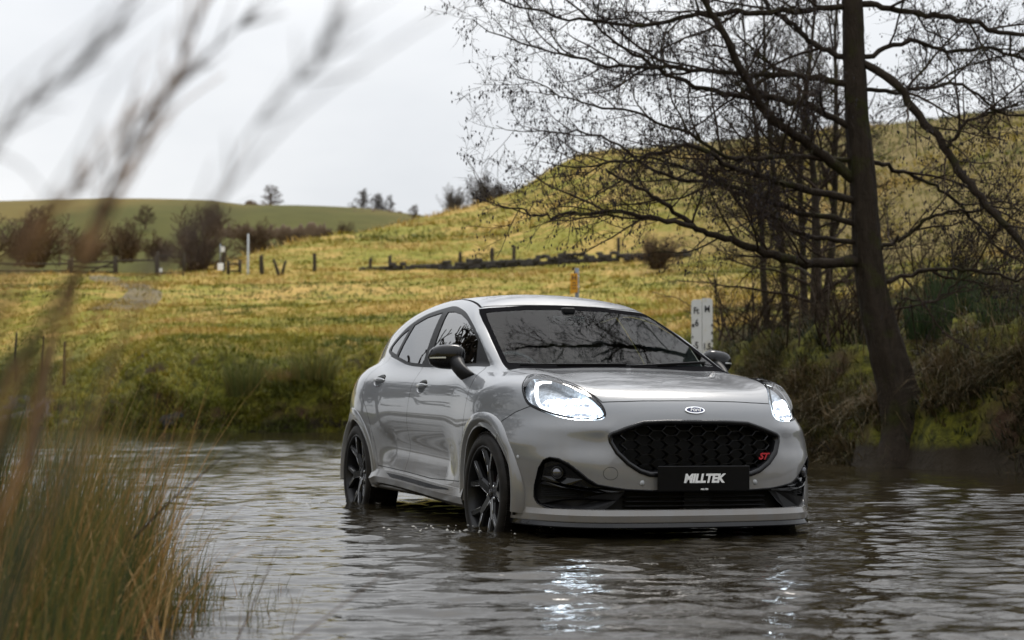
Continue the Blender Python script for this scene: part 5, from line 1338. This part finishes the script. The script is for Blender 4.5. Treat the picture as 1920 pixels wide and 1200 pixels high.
# trees out of the frame on both banks: their reflection shows in the car's glass and paint
OUT = ((-12.6, 23.5, 12.5, .3, 'bare tree on the left bank out of frame, nearest the left edge'), (-17, 28, 13.0, 1.7, 'tall bare tree on the left bank farther up river out of frame'), (-11.0, 15.0, 10.0, 2.9, 'smaller bare tree by the water left out of frame'), (-20, 20, 13.0, 4.0, 'farthest left bare tree on the left bank out of frame'), (9, -13, 9.5, .9, 'bare tree behind the camera on its right'), (17, -8, 10.5, 2.2, 'taller bare tree behind the camera far to its right'))
for k, (x, y, h, rz, lb) in enumerate(OUT):
    z = float(near_h(np.array(float(x)), np.array(float(y)))); q = FARMESH[('tree', k % 4)]
    root = empty('bare_tree', (x, y, max(z, -.2)), rz); s = h / q[2]; root.scale = (s * .8, s * .8, s); tag(root, lb, 'tree', 'trees mirrored in the car')
    for nm, me in zip(('trunk', 'crown'), q[:2]):
        o_ = D.objects.new(nm, me); COL.objects.link(o_); o_.parent = root; o_.material_slots[0].link = 'OBJECT'; o_.material_slots[0].material = M['twig']

# ------------------------------------------------------------------ grass, rushes, reeds
rv_ = np.random.default_rng(5)
def scatter(n, px0, px1, d0, d1, power=1.0):
    """points on land, d metres behind the waterline"""
    px = rv_.uniform(px0, px1, n); t = (px - 960) / FPX; s = shore(t); Y = s + d0 + (d1 - d0) * rv_.random(n) ** power; X = t * Y
    return np.stack([X, Y, land(X, Y) - .02], 1)
sets = []
# left bank and field
B = scatter(15000, -120, 1350, .25, 9, 1.0); pat = fbm(B[:, 0] * .5, B[:, 1] * .5, 3, 51)
sets.append(blades(B, 7, rv_.uniform(.10, .26, len(B)), .10, 1.0, .011, np.clip(.26 + .55 * pat, 0, 1), 2, .5, rv_))
B = scatter(11000, -160, 1420, 8, 30, 1.0); pat = fbm(B[:, 0] * .28, B[:, 1] * .28, 3, 52)
sets.append(blades(B, 6, rv_.uniform(.10, .24, len(B)) * (1 + 1.2 * np.clip(pat, 0, 1)), .16, 1.1, .016, np.clip(.46 + .9 * pat, 0, 1), 2, .5, rv_))
B = scatter(16000, -160, 2050, 28, 95, .8); pat = fbm(B[:, 0] * .16, B[:, 1] * .16, 3, 53)
sets.append(blades(B, 5, rv_.uniform(.12, .30, len(B)) * (1 + 1.5 * np.clip(pat, 0, 1)), .30, 1.2, .030, np.clip(.38 + 1.1 * pat - .14 * (B[:, 0] > 9), 0, 1), 2, .5, rv_))
B = scatter(9000, -120, 2050, 88, 150, 1.0); pat = fbm(B[:, 0] * .10, B[:, 1] * .10, 3, 58); sets.append(blades(B, 4, rv_.uniform(.20, .55, len(B)) * (1 + np.clip(pat, 0, 1)), .5, 1.2, .055, np.clip(.36 + 1.1 * pat - .10 * (B[:, 0] > 9), 0, 1), 2, .5, rv_))
B = scatter(3200, -120, 1350, -.15, .8, 1.0); sets.append(blades(B, 9, rv_.uniform(.16, .40, len(B)), .10, 1.1, .010, np.clip(.22 + .7 * fbm(B[:, 0] * .6, B[:, 1] * .6, 3, 57), 0, 1), 3, .8, rv_, aim=(0, -.45, 0)))
tag(blade_obj('meadow_grass', sets, M['blades'], .75), 'tufted green and straw grass over field and far bank', 'grass', kind='stuff')
# right bank: long dark tussocks leaning over the water
sets = []
def clumped(n, k, rad, *a):
    c = scatter(n, *a); P = np.repeat(c, k, 0); P[:, :2] += rv_.normal(0, rad, (n * k, 2)); P[:, 2] = land(P[:, 0], P[:, 1]) - .03; tn = np.repeat(rv_.uniform(0, 1, n), k); hs = np.repeat(rv_.uniform(.55, 1.25, n), k); return P, tn, hs
px_of = lambda B: B[:, 0] / B[:, 1] * FPX + 960
B, tn, hs = clumped(400, 9, .13, 1330, 2500, .02, 1.3); kp = ~((px_of(B) > 1676) & (px_of(B) < 1738)); B, tn, hs = B[kp], tn[kp], hs[kp]
sets.append(blades(B, 14, rv_.uniform(.28, .52, len(B)) * hs, .05, 1.2, .0050, np.clip(.30 + .65 * tn, 0, 1), 3, .85, rv_, aim=(-.10, -.42, 0)))
B, tn, hs = clumped(420, 7, .16, 1290, 2500, .9, 9); sets.append(blades(B, 11, rv_.uniform(.20, .46, len(B)) * hs, .07, 1.15, .0055, np.clip(.12 + .72 * tn, 0, 1), 3, .8, rv_))
B = scatter(6500, 1290, 2500, .05, 11, 1.3); sets.append(blades(B, 8, rv_.uniform(.08, .22, len(B)), .12, 1.3, .008, np.clip(.30 + .5 * fbm(B[:, 0] * .7, B[:, 1] * .7, 3, 55), 0, 1), 2, .6, rv_))
B = scatter(5000, 1300, 2500, 8, 30, 1.0); sets.append(blades(B, 6, rv_.uniform(.14, .34, len(B)), .2, 1.1, .013, np.clip(.50 + .6 * fbm(B[:, 0] * .4, B[:, 1] * .4, 3, 56), 0, 1), 2, .6, rv_))
# dead stalks and bramble canes poking through
B = scatter(260, 1330, 2300, .1, 5, 1.0); sets.append(blades(B, 3, rv_.uniform(.4, .9, len(B)), .1, 1.0, .004, np.full(len(B), .85), 4, .5, rv_))
tag(blade_obj('bank_tussocks', sets, M['bank_blades'], .35), 'long dark tussock grass hanging over the right bank', 'grass', kind='stuff')

# rush clumps along the far waterline, each a plant of its own
def clump(name, label, px, Y, h, n, spread, seed, mat='rush', tone=.3, width=.006, lean=.35, group=None, z=None):
    r = np.random.default_rng(seed); X = (px - 960) / FPX * Y; zz = float(land(np.array(X), np.array(Y))) if z is None else z
    V, F, T = blades(np.zeros((1, 3)), n, np.array([h]), spread, lean, width, np.array([tone]), 3, .35, r); me = npmesh(name, V, F, True); set_tone(me, T); o = link(name, me, M[mat]); o.location = (X, Y, zz - .02)
    return tag(o, label, 'rushes', group)
clump('rush_clump', 'bushy rush clump at the far waterline left of the two beside the car', 462, 38.9, 1.05, 420, .42, 1, tone=.42, width=.009, lean=.55, group='rush clumps at the far waterline')
clump('rush_clump', 'bushy rush clump at the far waterline just behind the car tail', 588, 38.8, .85, 420, .50, 2, tone=.45, width=.009, lean=.6, group='rush clumps at the far waterline')
clump('rush_clump', 'low yellowish rush clump between the two bigger ones at the waterline', 530, 39.0, .55, 260, .40, 3, tone=.6, width=.009, lean=.7, group='rush clumps at the far waterline')
clump('rush_clump', 'blue green rush clump highest up the right bank', 1790, 21.6, .85, 300, .30, 4, tone=.12, width=.007, lean=.4, group='rush clumps on the right bank')
clump('rush_clump', 'blue green rush clump close right of the alder trunk', 1742, 20.6, .75, 260, .26, 5, tone=.12, width=.007, lean=.4, group='rush clumps on the right bank')
clump('rush_clump', 'blue green rush clump at the right edge of the picture', 1885, 20.2, .85, 300, .30, 6, tone=.14, width=.007, lean=.4, group='rush clumps on the right bank')

# foreground rushes on the near bank (left): a soft dense mass, then looser stems out over the water
r3 = np.random.default_rng(9); sets = []
def fore(n, pxa, pxb, Y0, Y1, top_a, top_b, tone, width, lean, jit=.0):
    Y = r3.uniform(Y0, Y1, n); px = r3.uniform(pxa, pxb, n); X = (px - 960) / FPX * Y; z = near_h(X, Y) * 0 - .05
    u = (px - pxa) / (pxb - pxa); pt = top_a + (top_b - top_a) * u + r3.normal(0, 45, n) - 40; top = np.array([wpt(a, b, c)[2] for a, b, c in zip(px, pt, Y)]); h = np.maximum(top - z, .12) * 1.25
    return blades(np.stack([X, Y, z], 1), 1, h, .02, lean, width, np.clip(r3.normal(tone + .08, .20, n), 0, 1), 5, .25, r3, aim=(.16, 0, 0))
for a in ((1500, -220, 150, 4.6, 6.6, 900, 880, .34, .0030, .24), (1000, 90, 270, 5.0, 7.0, 890, 960, .42, .0028, .28), (800, -200, 230, 4.0, 5.2, 1010, 1040, .30, .0030, .30), (520, 210, 390, 5.2, 6.8, 1000, 1130, .40, .0024, .40), (120, 300, 560, 5.2, 6.4, 1080, 1190, .45, .0016, .50), (420, -40, 310, 5.2, 7.2, 840, 850, .62, .0022, .30), (260, -40, 330, 4.4, 6.0, 960, 1000, .85, .0026, .8), (500, -240, 200, 3.6, 4.4, 1130, 1150, .36, .0032, .40)): sets.append(fore(*a))
tag(blade_obj('foreground_rushes', sets, M['rush']), 'green and rust coloured rushes filling the lower left foreground', 'rushes', kind='stuff')
# long single stems crossing the water
M['stalk'] = mat_bark('dry_stalk', (.10, .060, .040), (.20, .13, .085), (.14, .09, .05), .2)
def stalk(name, label, pts, Y0, Y1, r0, r1, mat, group=None, parent=None):
    P = px_path(pts, Y0, Y1, 18); mb = MB().tube(P - P[0], np.linspace(r0, r1, 18), 6); o = mb.build(name, mat, None); o.location = tuple(P[0]); 
    return tag(o, label, 'reed', group)
stalk('single_rush', 'thin dark stem slanting over the water, the upper of two', [(250, 1010), (330, 930), (384, 885), (427, 848)], 4.5, 4.5, .0030, .0012, M['twig'])
stalk('single_rush', 'faint slanting stem low in the middle of the foreground', [(480, 1240), (580, 1180), (660, 1120), (720, 1075)], 3.2, 3.2, .0022, .0010, M['stalk'])
stalk('single_rush', 'thin stem rising from the water below the slanting one', [(440, 1210), (480, 1120), (520, 1025)], 4.4, 4.4, .0020, .0008, M['stalk'])
# reeds right in front of the lens, thrown far out of focus
M['reed_dark'] = mat_bark('reed_dark', (.11, .085, .075), (.20, .16, .14), (.17, .14, .12), .2)
M['reed_brown'] = mat_bark('reed_brown', (.26, .14, .055), (.42, .25, .12), (.32, .19, .08), .2)
M['reed_green'] = mat_bark('reed_green', (.018, .024, .010), (.040, .046, .018), (.05, .05, .02), .3)
REEDS = [  # pixels, depth, radius, material, head?, label
 ([(40, 900), (100, 640), (170, 470), (240, 330), (300, 205), (345, 110), (395, -30)], 1.46, 0.0040, 'reed_brown', 1, 'brown reed with a seed head, darkest of the blurred reeds'),
 ([(60, 860), (110, 620), (190, 400), (280, 210), (370, 120), (480, 20)], 1.50, 0.0032, 'reed_dark', 1, 'dark blurred reed bending right beside the brown one'),
 ([(120, 700), (180, 400), (250, 300), (330, 205), (420, 140)], 1.61, 0.0021, 'reed_brown', 0, 'thin brown blurred reed below the darkest one'),
 ([(100, 860), (200, 560), (380, 420), (470, 250), (565, 148), (650, 20)], 1.19, 0.0013, 'reed_dark', 1, 'pale grey blurred reed with a dark knot halfway up'),
 ([(140, 860), (280, 520), (420, 360), (560, 210), (720, 95), (900, -20)], 1.05, 0.0016, 'reed_dark', 0, 'longest pale blurred reed reaching the top centre'),
 ([(-60, 520), (0, 250), (70, 185), (140, 130), (230, 40)], 1.22, 0.0018, 'reed_dark', 1, 'dark blurred reed at the left edge below the corner'),
 ([(-60, 420), (20, 160), (120, 80), (260, -20)], 1.12, 0.0011, 'reed_dark', 0, 'faint blurred reed crossing the upper left corner'),
 ([(-60, 760), (20, 480), (100, 400), (190, 300), (250, 200)], 1.33, 0.0014, 'reed_brown', 1, 'tan blurred reed crossing the skyline at the left'),
 ([(-20, 900), (120, 560), (200, 430), (270, 300), (330, 200)], 1.44, 0.0011, 'reed_brown', 0, 'thin tan blurred reed right of the skyline one'),
 ([(-60, 620), (0, 290), (40, 310), (90, 370)], 1.27, 0.0018, 'reed_dark', 0, 'bent dark blurred reed tip at the left edge'),
 ([(-60, 1000), (0, 780), (60, 640), (130, 520), (200, 420)], 1.05, 0.0047, 'reed_brown', 0, 'broad rust brown blurred leaf over the left field'),
 ([(-80, 900), (-10, 720), (70, 620), (140, 520), (210, 380)], 1.02, 0.0052, 'reed_green', 0, 'broad dark green blurred leaf over the left bank'),
 ([(-80, 820), (-20, 640), (30, 540), (90, 420)], 0.99, 0.0045, 'reed_brown', 0, 'broad brown blurred leaf hugging the left edge'),
 ([(-60, 1050), (0, 860), (40, 760), (80, 640)], 0.99, 0.0067, 'reed_green', 0, 'wide green blurred leaf just above the rushes'),
 ([(150, 900), (230, 640), (330, 480), (400, 380), (460, 260)], 1.53, 0.0009, 'reed_brown', 0, 'hair thin blurred reed over the big dark bush'),
 ([(-60, 700), (60, 420), (160, 260), (210, 160), (330, 40)], 1.12, 0.0014, 'reed_dark', 0, 'pale blurred reed left of the darkest one'),
 ([(-60, 360), (60, 180), (170, 60), (230, -30)], 1.02, 0.0011, 'reed_dark', 0, 'palest blurred reed in the upper left corner')]
for k, (pts, Y, r, mt, head, lb) in enumerate(REEDS):
    P = px_path(pts, Y, Y * (1 + .04 * (k % 3)), 20); foot = P[0] - np.array([.14, 0, .30]); root = empty('reed', tuple(foot))
    tag(root, lb, 'reed', 'blurred reeds in front of the lens')
    PP = np.concatenate([[foot], [foot * .5 + P[0] * .5], P]) - foot; MB().tube(PP, np.linspace(r, r * .35, len(PP)), 6).build('stem', M[mt], root)
    if head:
        hb = MB(); rr_ = np.random.default_rng(200 + k)
        for j in range(34):
            i = rr_.integers(9, len(PP) - 1); p = PP[i]; d = PP[min(i + 1, len(PP) - 1)] - PP[i - 1]; d /= np.linalg.norm(d); q = p + d * rr_.uniform(.02, .07) + rr_.normal(0, .012, 3); hb.tube([p, q], [.0011, .0004], 4)
        hb.build('seed_head', M[mt], root)
# rock at the waterline and small stones
M['rock'] = simple('wet_dark_rock', (.008, .008, .008), .8, nscale=4, namp=.6)
def rock(label, px, Y, s, seed, group=None):
    r = np.random.default_rng(seed); bm = bmesh.new(); bmesh.ops.create_icosphere(bm, subdivisions=3, radius=1.0)
    for v in bm.verts:
        n = v.co.normalized(); k = 1 + .28 * float(fbm(np.array(n.x * 1.6 + seed), np.array(n.y * 1.6 + n.z * 1.3), 3, seed)); v.co = Vector((n.x * k * s[0], n.y * k * s[1], n.z * k * s[2]))
    me = D.meshes.new('rock'); bm.to_mesh(me); bm.free(); o = link('rock', me, M['rock']); X = (px - 960) / FPX * Y; o.location = (X, Y, s[2] * .45); o.rotation_euler = (0, 0, r.uniform(0, 6)); return tag(o, label, 'rock', group)
rock('broad dark boulder at the far waterline left of the rushes', 352, 38.6, (.62, .4, .33), 3); rock('dark stone half hidden behind the first rush clump', 520, 40.2, (.45, .3, .18), 4)

# ------------------------------------------------------------------ fence, wall, signs, gauge
M['post'] = mat_bark('weathered_post', (.028, .022, .015), (.075, .060, .042), (.060, .060, .022), .3)
M['pale_post'] = simple('pale_pole', (.42, .44, .44), .6, nscale=6, namp=.1)
M['stone'] = simple('dry_stone', (.035, .030, .024), .9, nscale=5, namp=.6)
M['galv'] = simple('galvanised_steel', (.24, .27, .31), .45, .5, nscale=20, namp=.15)
M['orange'] = None
def wood_post(name, label, px, ytop, ybot, Y, wpx, lean=0.0, group='fence posts on the hillside', cat='post', mat='post'):
    p = wpt(px, ybot, Y); h = (ybot - ytop) / FPX * Y; w = wpx / FPX * Y; mb = MB(); n = 8; rings = []
    rr_ = np.random.default_rng(int(px)); 
    for k, u in enumerate((-.25, 0, .3, .6, .93, 1.0)):
        q = w * .5 * (1.05 - .12 * u) * (.7 if u == 1 else 1); rings.append([(lean * h * u + q * math.cos(2 * PI * i / n) * (1 + .12 * rr_.normal()), q * math.sin(2 * PI * i / n), h * u + (.03 * h * math.cos(2 * PI * i / n) if u == 1 else 0)) for i in range(n)])
    o = mb.loft(rings, caps=True).build(name, M[mat], None); o.location = tuple(p); return tag(o, label, cat, group)
FP = [(590, 475, 505, 'fence post standing alone left of the stone wall'), (693, 483, 521, 'fence post at the very start of the stone wall'), (730, 478, 518, 'thick fence post second along the stone wall'), (862, 472, 496, 'short fence post midway along the stone wall'), (923, 464, 502, 'fence post left of the close pair by the alder branches'), (963, 460, 500, 'fence post right of the close pair by the alder branches'), (1161, 445, 488, 'fence post among the lowest alder twigs'), (490, 478, 520, 'gnarled fence post right of the pale pole'), (1060, 470, 496, 'small fence post between the pair and the alder twigs')]
for px, a, b, lb in FP: wood_post('fence_post', lb, px, a, b + 3, 99, 7 if px != 490 else 9, .04 * math.sin(px))
wood_post('fence_post', 'left one of two fence posts leaning together', 524, 485, 520, 98, 6, -.32); wood_post('fence_post', 'right one of two fence posts leaning together', 526, 489, 523, 98.5, 6, .28)
# thin stakes at the left edge
for k, (px, a, b) in enumerate(((29, 622, 690), (79, 630, 690), (120, 640, 700))):
    wood_post('stake', ['leftmost of three thin stakes on the left bank', 'middle one of three thin stakes on the left bank', 'rightmost of three thin stakes on the left bank'][k], px, a, b + 6, 44, 4, .02, 'thin stakes on the left bank', 'stake')
# field gate and rail fence
def gate(label, px0, px1, y0, y1, Y0, Y1, bars, name='field_gate', cat='gate', brace=True):
    a0, a1 = wpt(px0, y1, Y0), wpt(px1, y1, Y1); t0, t1 = wpt(px0, y0, Y0), wpt(px1, y0, Y1); root = empty(name, tuple(a0)); tag(root, label, cat); th = .05
    for q0, q1 in ((a0, t0), (a1, t1)):
        MB().tube(np.array([q0 - [0, 0, .3], q1 + [0, 0, .18]]) - a0, .10, 7).build('post', M['post'], root)
    for k in range(bars):
        u = .12 + .80 * k / (bars - 1); p = a0 + (t0 - a0) * u; q = a1 + (t1 - a1) * u; MB().tube(np.array([p, (p + q) / 2 + [0, 0, .02 * math.sin(k * 2)], q]) - a0, .055, 6).build('rail', M['post'], root)
    if brace: MB().tube(np.array([a0 + (t0 - a0) * .1, a1 + (t1 - a1) * .9]) - a0, .05, 6).build('brace', M['post'], root)
    return root
gate('wooden field gate with crossed brace on the left', 136, 215, 488, 524, 101, 101, 4)
gate('wooden rail fence between the field gate and the track', 218, 293, 486, 522, 101, 100, 2, 'rail_fence', 'fence', False)
gate('wooden rail fence left of the field gate near the edge', -10, 130, 492, 526, 102, 101, 3, 'rail_fence', 'fence', False)
gate('sagging rail fence in front of the big dark bush', 296, 345, 478, 516, 100, 100, 2, 'rail_fence', 'fence', False)
gate('pale metal gate beside the pale pole', 428, 450, 494, 510, 100, 100, 2, 'metal_gate', 'gate', False)
# pale pole, marker post with box, small white signs
p = wpt(465, 503, 99); o = MB().lathe([(0, 65 / FPX * 99), (.05, 65 / FPX * 99), (.07, 0), (.07, -.4)], 12, axis='z').build('pole', M['pale_post']); o.location = tuple(p); tag(o, 'tall pale concrete pole beside the fence', 'pole')
mk = empty('marker_post', tuple(wpt(418, 506, 99))); tag(mk, 'marker post with a small white box and a sign board', 'post')
MB().box((.05, 0, .65), (.16, .14, 1.5)).build('post', M['post'], mk); MB().tube([(-.16, 0, 0), (-.16, 0, 1.55)], .03, 6).build('rod', M['galv'], mk); MB().box((0, -.1, 1.2), (.22, .08, .30)).build('box', M['white_paint'] if 'white_paint' in M else M['white'], mk, bevel=.01); MB().box((-.12, -.12, .18), (.34, .03, .42)).build('sign_board', M['white'], mk, bevel=.01)
sg_ = empty('small_sign', tuple(wpt(301, 509, 99.5))); tag(sg_, 'small white sign by the end of the rail fence', 'sign'); MB().box((0, 0, .10), (.20, .03, .24)).build('board', M['white'], sg_, bevel=.01); MB().tube([(0, .04, -.5), (0, .04, .2)], .02, 6).build('leg', M['galv'], sg_)
# dry stone wall: rough courses of separate stones
wl = empty('stone_wall', tuple(wpt(680, 512, 100))); tag(wl, 'low dark tumbledown stone wall along the foot of the hill', 'wall'); rw = np.random.default_rng(3); wp_ = [(680, 512), (760, 508), (860, 503), (960, 498), (1090, 490), (1200, 486), (1290, 484)]
P = px_path(wp_, 99.5, 92, 120); o0 = wl.location
for k in range(240):
    s = (k // 2) + rw.uniform(-.35, .35); s = min(max(s, 0), 118.9); i = int(s); p = P[i] + (P[i + 1] - P[i]) * (s - i); lv = k % 2 + (1 if rw.random() < .12 else 0); hgt = rw.uniform(.16, .26)
    if lv and rw.random() < .18: continue
    d = (rw.uniform(.34, .62) * (1.0 if s < 60 else .9), rw.uniform(.25, .4), hgt); o = MB().box((0, 0, 0), d, Matrix.Rotation(rw.normal(0, .12), 3, 'Y'), rw.uniform(.75, .95)).build('stone', M['stone'], wl, bevel=.03, seg=1); o.location = (p[0] - o0[0], p[1] - o0[1] + rw.normal(0, .06), p[2] - o0[2] + .02 + lv * .19); o.rotation_euler = (0, 0, rw.normal(0, .2))
# track and ford road on the left
M['track'] = simple('stony_track', (.120, .090, .035), .95, nscale=.9, namp=.45); M['tarmac'] = simple('wet_tarmac', (.085, .078, .070), .85, nscale=3, namp=.3)
from mathutils.bvhtree import BVHTree
hv = np.stack([XX, YY, ZZ], -1).reshape(-1, 3); HB = BVHTree.FromPolygons([tuple(v) for v in hv], [tuple(p.vertices) for p in hill.data.polygons])
def on_hill(x, y):
    h_ = HB.ray_cast(Vector((x, y, 80)), Vector((0, 0, -1))); return h_[0].z if h_[0] is not None else 0.0
def ribbon(name, label, pts, mat, lift):
    L_, R_ = [], []; a = dens([(x0, y, x1) for x0, x1, y in pts], 120)
    V = []
    for x0, Y, x1 in a:
        for u in np.linspace(0, 1, 8):
            px = x0 + (x1 - x0) * u; X = (px - 960) / FPX * Y; V.append((X, Y, on_hill(X, Y) + lift - (.10 if u in (0, 1) else 0)))
    I_ = (np.arange(119)[:, None] * 8 + np.arange(7)[None, :]).ravel(); return tag(link(name, npmesh(name, np.array(V), np.stack([I_, I_ + 1, I_ + 9, I_ + 8], 1), True), mat), label, kind='structure')
ribbon('road', 'wet tarmac road running down into the ford on the left', [(-170, 175, 40.6), (-170, 140, 43), (-180, 100, 45), (-230, 50, 48), (-320, -40, 53)], M['tarmac'], .04)
ribbon('track', 'stony track climbing to the field gate', [(150, 250, 64), (195, 300, 68), (235, 308, 74), (205, 268, 84), (150, 215, 98)], M['track'], .05)
# depth gauge board
M['gauge'] = None
def mat_gauge():
    m, t, o = nt('lichen_stained_white_board'); co = t.nodes.new('ShaderNodeTexCoord').outputs['Object']; n = noise(t, 5.0, 5, .6, co); c = mixc(t, ramp(t, n, [(.56, (0, 0, 0)), (.78, (.8, .8, .8))]), (.70, .70, .68), (.52, .46, .24)); n2 = noise(t, 22.0, 4, .6, co); c = mixc(t, ramp(t, n2, [(.68, (0, 0, 0)), (.80, (.4, .4, .4))]), c, (.36, .33, .26)); princ(t, o, c, .6); return m
M['gauge'] = mat_gauge(); M['gauge_ink'] = simple('faded_black_ink', (.022, .022, .025), .6, nscale=30, namp=.3); M['groove'] = simple('mossy_groove', (.10, .09, .03), .8, nscale=20)
GY = 23.7; gpx = FPX / GY; gb = wpt(1317, 750, GY); zf = lambda ft: -.10 + ft * .3048
gauge = empty('depth_gauge', (gb[0], GY, -.3)); tag(gauge, 'white river depth board marked in feet and metres beside the car', 'sign')
W2 = .148; top = wpt(1317, 559, GY)[2] + .3; loc = lambda x, z: (x, z)
def rr_board(x0, x1, z0, z1, r, left, right):
    pts = [(x0, z0), (x1, z0)]
    pts += [(x1 - r + r * math.cos(a), z1 - r + r * math.sin(a)) for a in np.linspace(0, PI / 2, 7)] if right else [(x1, z1)]
    pts += [(x0 + r + r * math.cos(a), z1 - r + r * math.sin(a)) for a in np.linspace(PI / 2, PI, 7)] if left else [(x0, z1)]
    return pts
for x0, x1, l_, r_ in ((-W2, -.003, True, False), (.003, W2, False, True)):
    MB().prism(rr_board(x0, x1, 0, top - (.02 if l_ else 0), .05, l_, r_), lambda p: (p[0], -.014, p[1]), lambda p: (p[0], .014, p[1])).build('board', M['gauge'], gauge)
MB().box((0, .010, top / 2 - .02), (.012, .012, top - .06)).build('joint', M['groove'], gauge)
MB().box((0, .06, top / 2 - .15), (.09, .09, top - .3)).build('post', M['post'], gauge)
def gz(py): return wpt(1317, py, GY)[2] + .3
def gtext(s, px, py, size):
    place_text(text_mesh(s, size * 1.08, 0, .0015 if s == 'M' else .0036, .001, .78, .98), 'figure', M['gauge_ink'], gauge, ((px - 1317) / gpx, -.0165, gz(py)), (1, 0, 0), (0, 0, 1))
gtext('Ft', 1306, 583, .115); gtext('M', 1326.7, 580, .125); gtext('6', 1307, 606, .125); gtext('5', 1306.5, 648.5, .125); gtext('1.5', 1325.8, 650.5, .115)
for px, py, w in ((1300.2, 610.5, .032), (1299, 632, .016), (1300.5, 651, .026)): MB().box(((px - 1317) / gpx, -.0155, gz(py)), (w, .004, .045 if w > .02 else .03)).build('mark', M['gauge_ink'], gauge)
for py in (610, 624.5, 639, 653.5): MB().box(((1335.3 - 1317) / gpx, -.0155, gz(py)), (.018, .004, .035)).build('mark', M['gauge_ink'], gauge)
# grey post with orange plate behind the car roof
def mat_orange():
    m, t, o = nt('orange_plate'); n = noise(t, 18.0, 3); princ(t, o, mixc(t, n, (.62, .27, .008), (.76, .36, .015)), .5); return m
M['orange'] = mat_orange(); SY = 31.0; sp0 = ground_at(1082, SY); sp0[2] -= .1; post = empty('sign_post', tuple(sp0)); tag(post, 'grey metal post with a small orange plate above the car roof', 'sign post'); h = wpt(1082, 503, SY)[2] - sp0[2]; k_ = SY / FPX
MB().lathe([(0, h), (.034, h), (.038, h - .01), (.038, 0), (0, 0)], 14, axis='z').build('post', M['galv'], post)
for zz in (h - 16 * k_, h - 36 * k_): MB().lathe([(.042, zz - .02), (.044, zz - .02), (.044, zz + .02), (.042, zz + .02)], 14, axis='z', closed=True).build('clamp', M['silver'], post)
pl = MB().prism([(-.062, -.165), (.050, -.135), (.050, .160), (-.056, .150)], lambda p: (p[0], -.004, p[1]), lambda p: (p[0], .004, p[1])).build('plate', M['orange'], post); pl.location = (-5 * k_, -.06, h - 29 * k_); pl.rotation_euler = (0, 0, -.2); pl.scale = (1.25, 1, 1.2)
place_text(text_mesh('H', .10, 0, .002, .001), 'plate_letter', M['gauge_ink'], pl, (-.004, -.0065, .085), (1, 0, 0), (0, 0, 1))
for zz, wd in ((.01, .05), (-.03, .07), (-.075, .06)): MB().box((-.004, -.0055, zz), (wd, .003, .012)).build('plate_mark', M['gauge_ink'], pl)

# hedgerows crossing the distant hill
def hedgerow(label, pts, Y0, Y1, h):
    P = px_path(pts, Y0, Y1, 60); r = np.random.default_rng(int(pts[0][0])); b = P[0].copy(); rings = []
    for i, p in enumerate(P):
        hh = h * (.7 + .6 * r.random()) * (1 if 2 < i < 57 else .5); ww = h * .7 * (.8 + .4 * r.random())
        rings.append([(p[0] - b[0], p[1] - b[1] + ww * math.cos(a), p[2] - b[2] - .6 + hh * max(math.sin(a), 0) * 1.2) for a in np.linspace(PI, 0, 7)])
    o = MB().loft(rings, closed=False).build('hedgerow', M['brown_bush'], None); o.location = tuple(b); return tag(o, label, 'hedge', 'hedgerows on the distant hill')
hedgerow('hedgerow running down from the lone skyline tree', [(455, 388), (500, 396), (545, 403)], 520, 500, 2.2)
hedgerow('hedgerow below the row of four skyline trees', [(590, 425), (640, 412), (700, 407), (770, 413)], 460, 500, 2.2)
hedgerow('long dark hedgerow across the middle of the distant hill', [(400, 438), (470, 442), (540, 440), (620, 436)], 360, 350, 2.0)

# flecks of foam and broken water where the tyres stand in the stream
M['foam'] = simple('water_foam', (.26, .25, .23), .6, nscale=60, namp=.2)
rf = np.random.default_rng(31); fm = MB()
for wx0, wy0, n in ((-.13, 9.12, 60), (-1.05, 11.52, 30), (1.35, 9.62, 16)):
    for k in range(n):
        a = rf.uniform(0, 2 * PI); r = .16 + abs(rf.normal(0, .10)); x, y = wx0 + r * 1.5 * math.cos(a), wy0 + r * math.sin(a); s = rf.uniform(.002, .007); z = .012 + rf.uniform(0, .012)
        m_ = 6; V = [(x + s * 1.8 * math.cos(t) * rf.uniform(.6, 1.2), y + s * math.sin(t), z - .004) for t in np.linspace(0, 2 * PI, m_, endpoint=False)] + [(x, y, z + s * .5)]
        fm.add(V, [(i, (i + 1) % m_, m_) for i in range(m_)], True)
tag(fm.build('water_foam', M['foam']), 'small flecks of foam around the tyres', 'foam', kind='stuff')
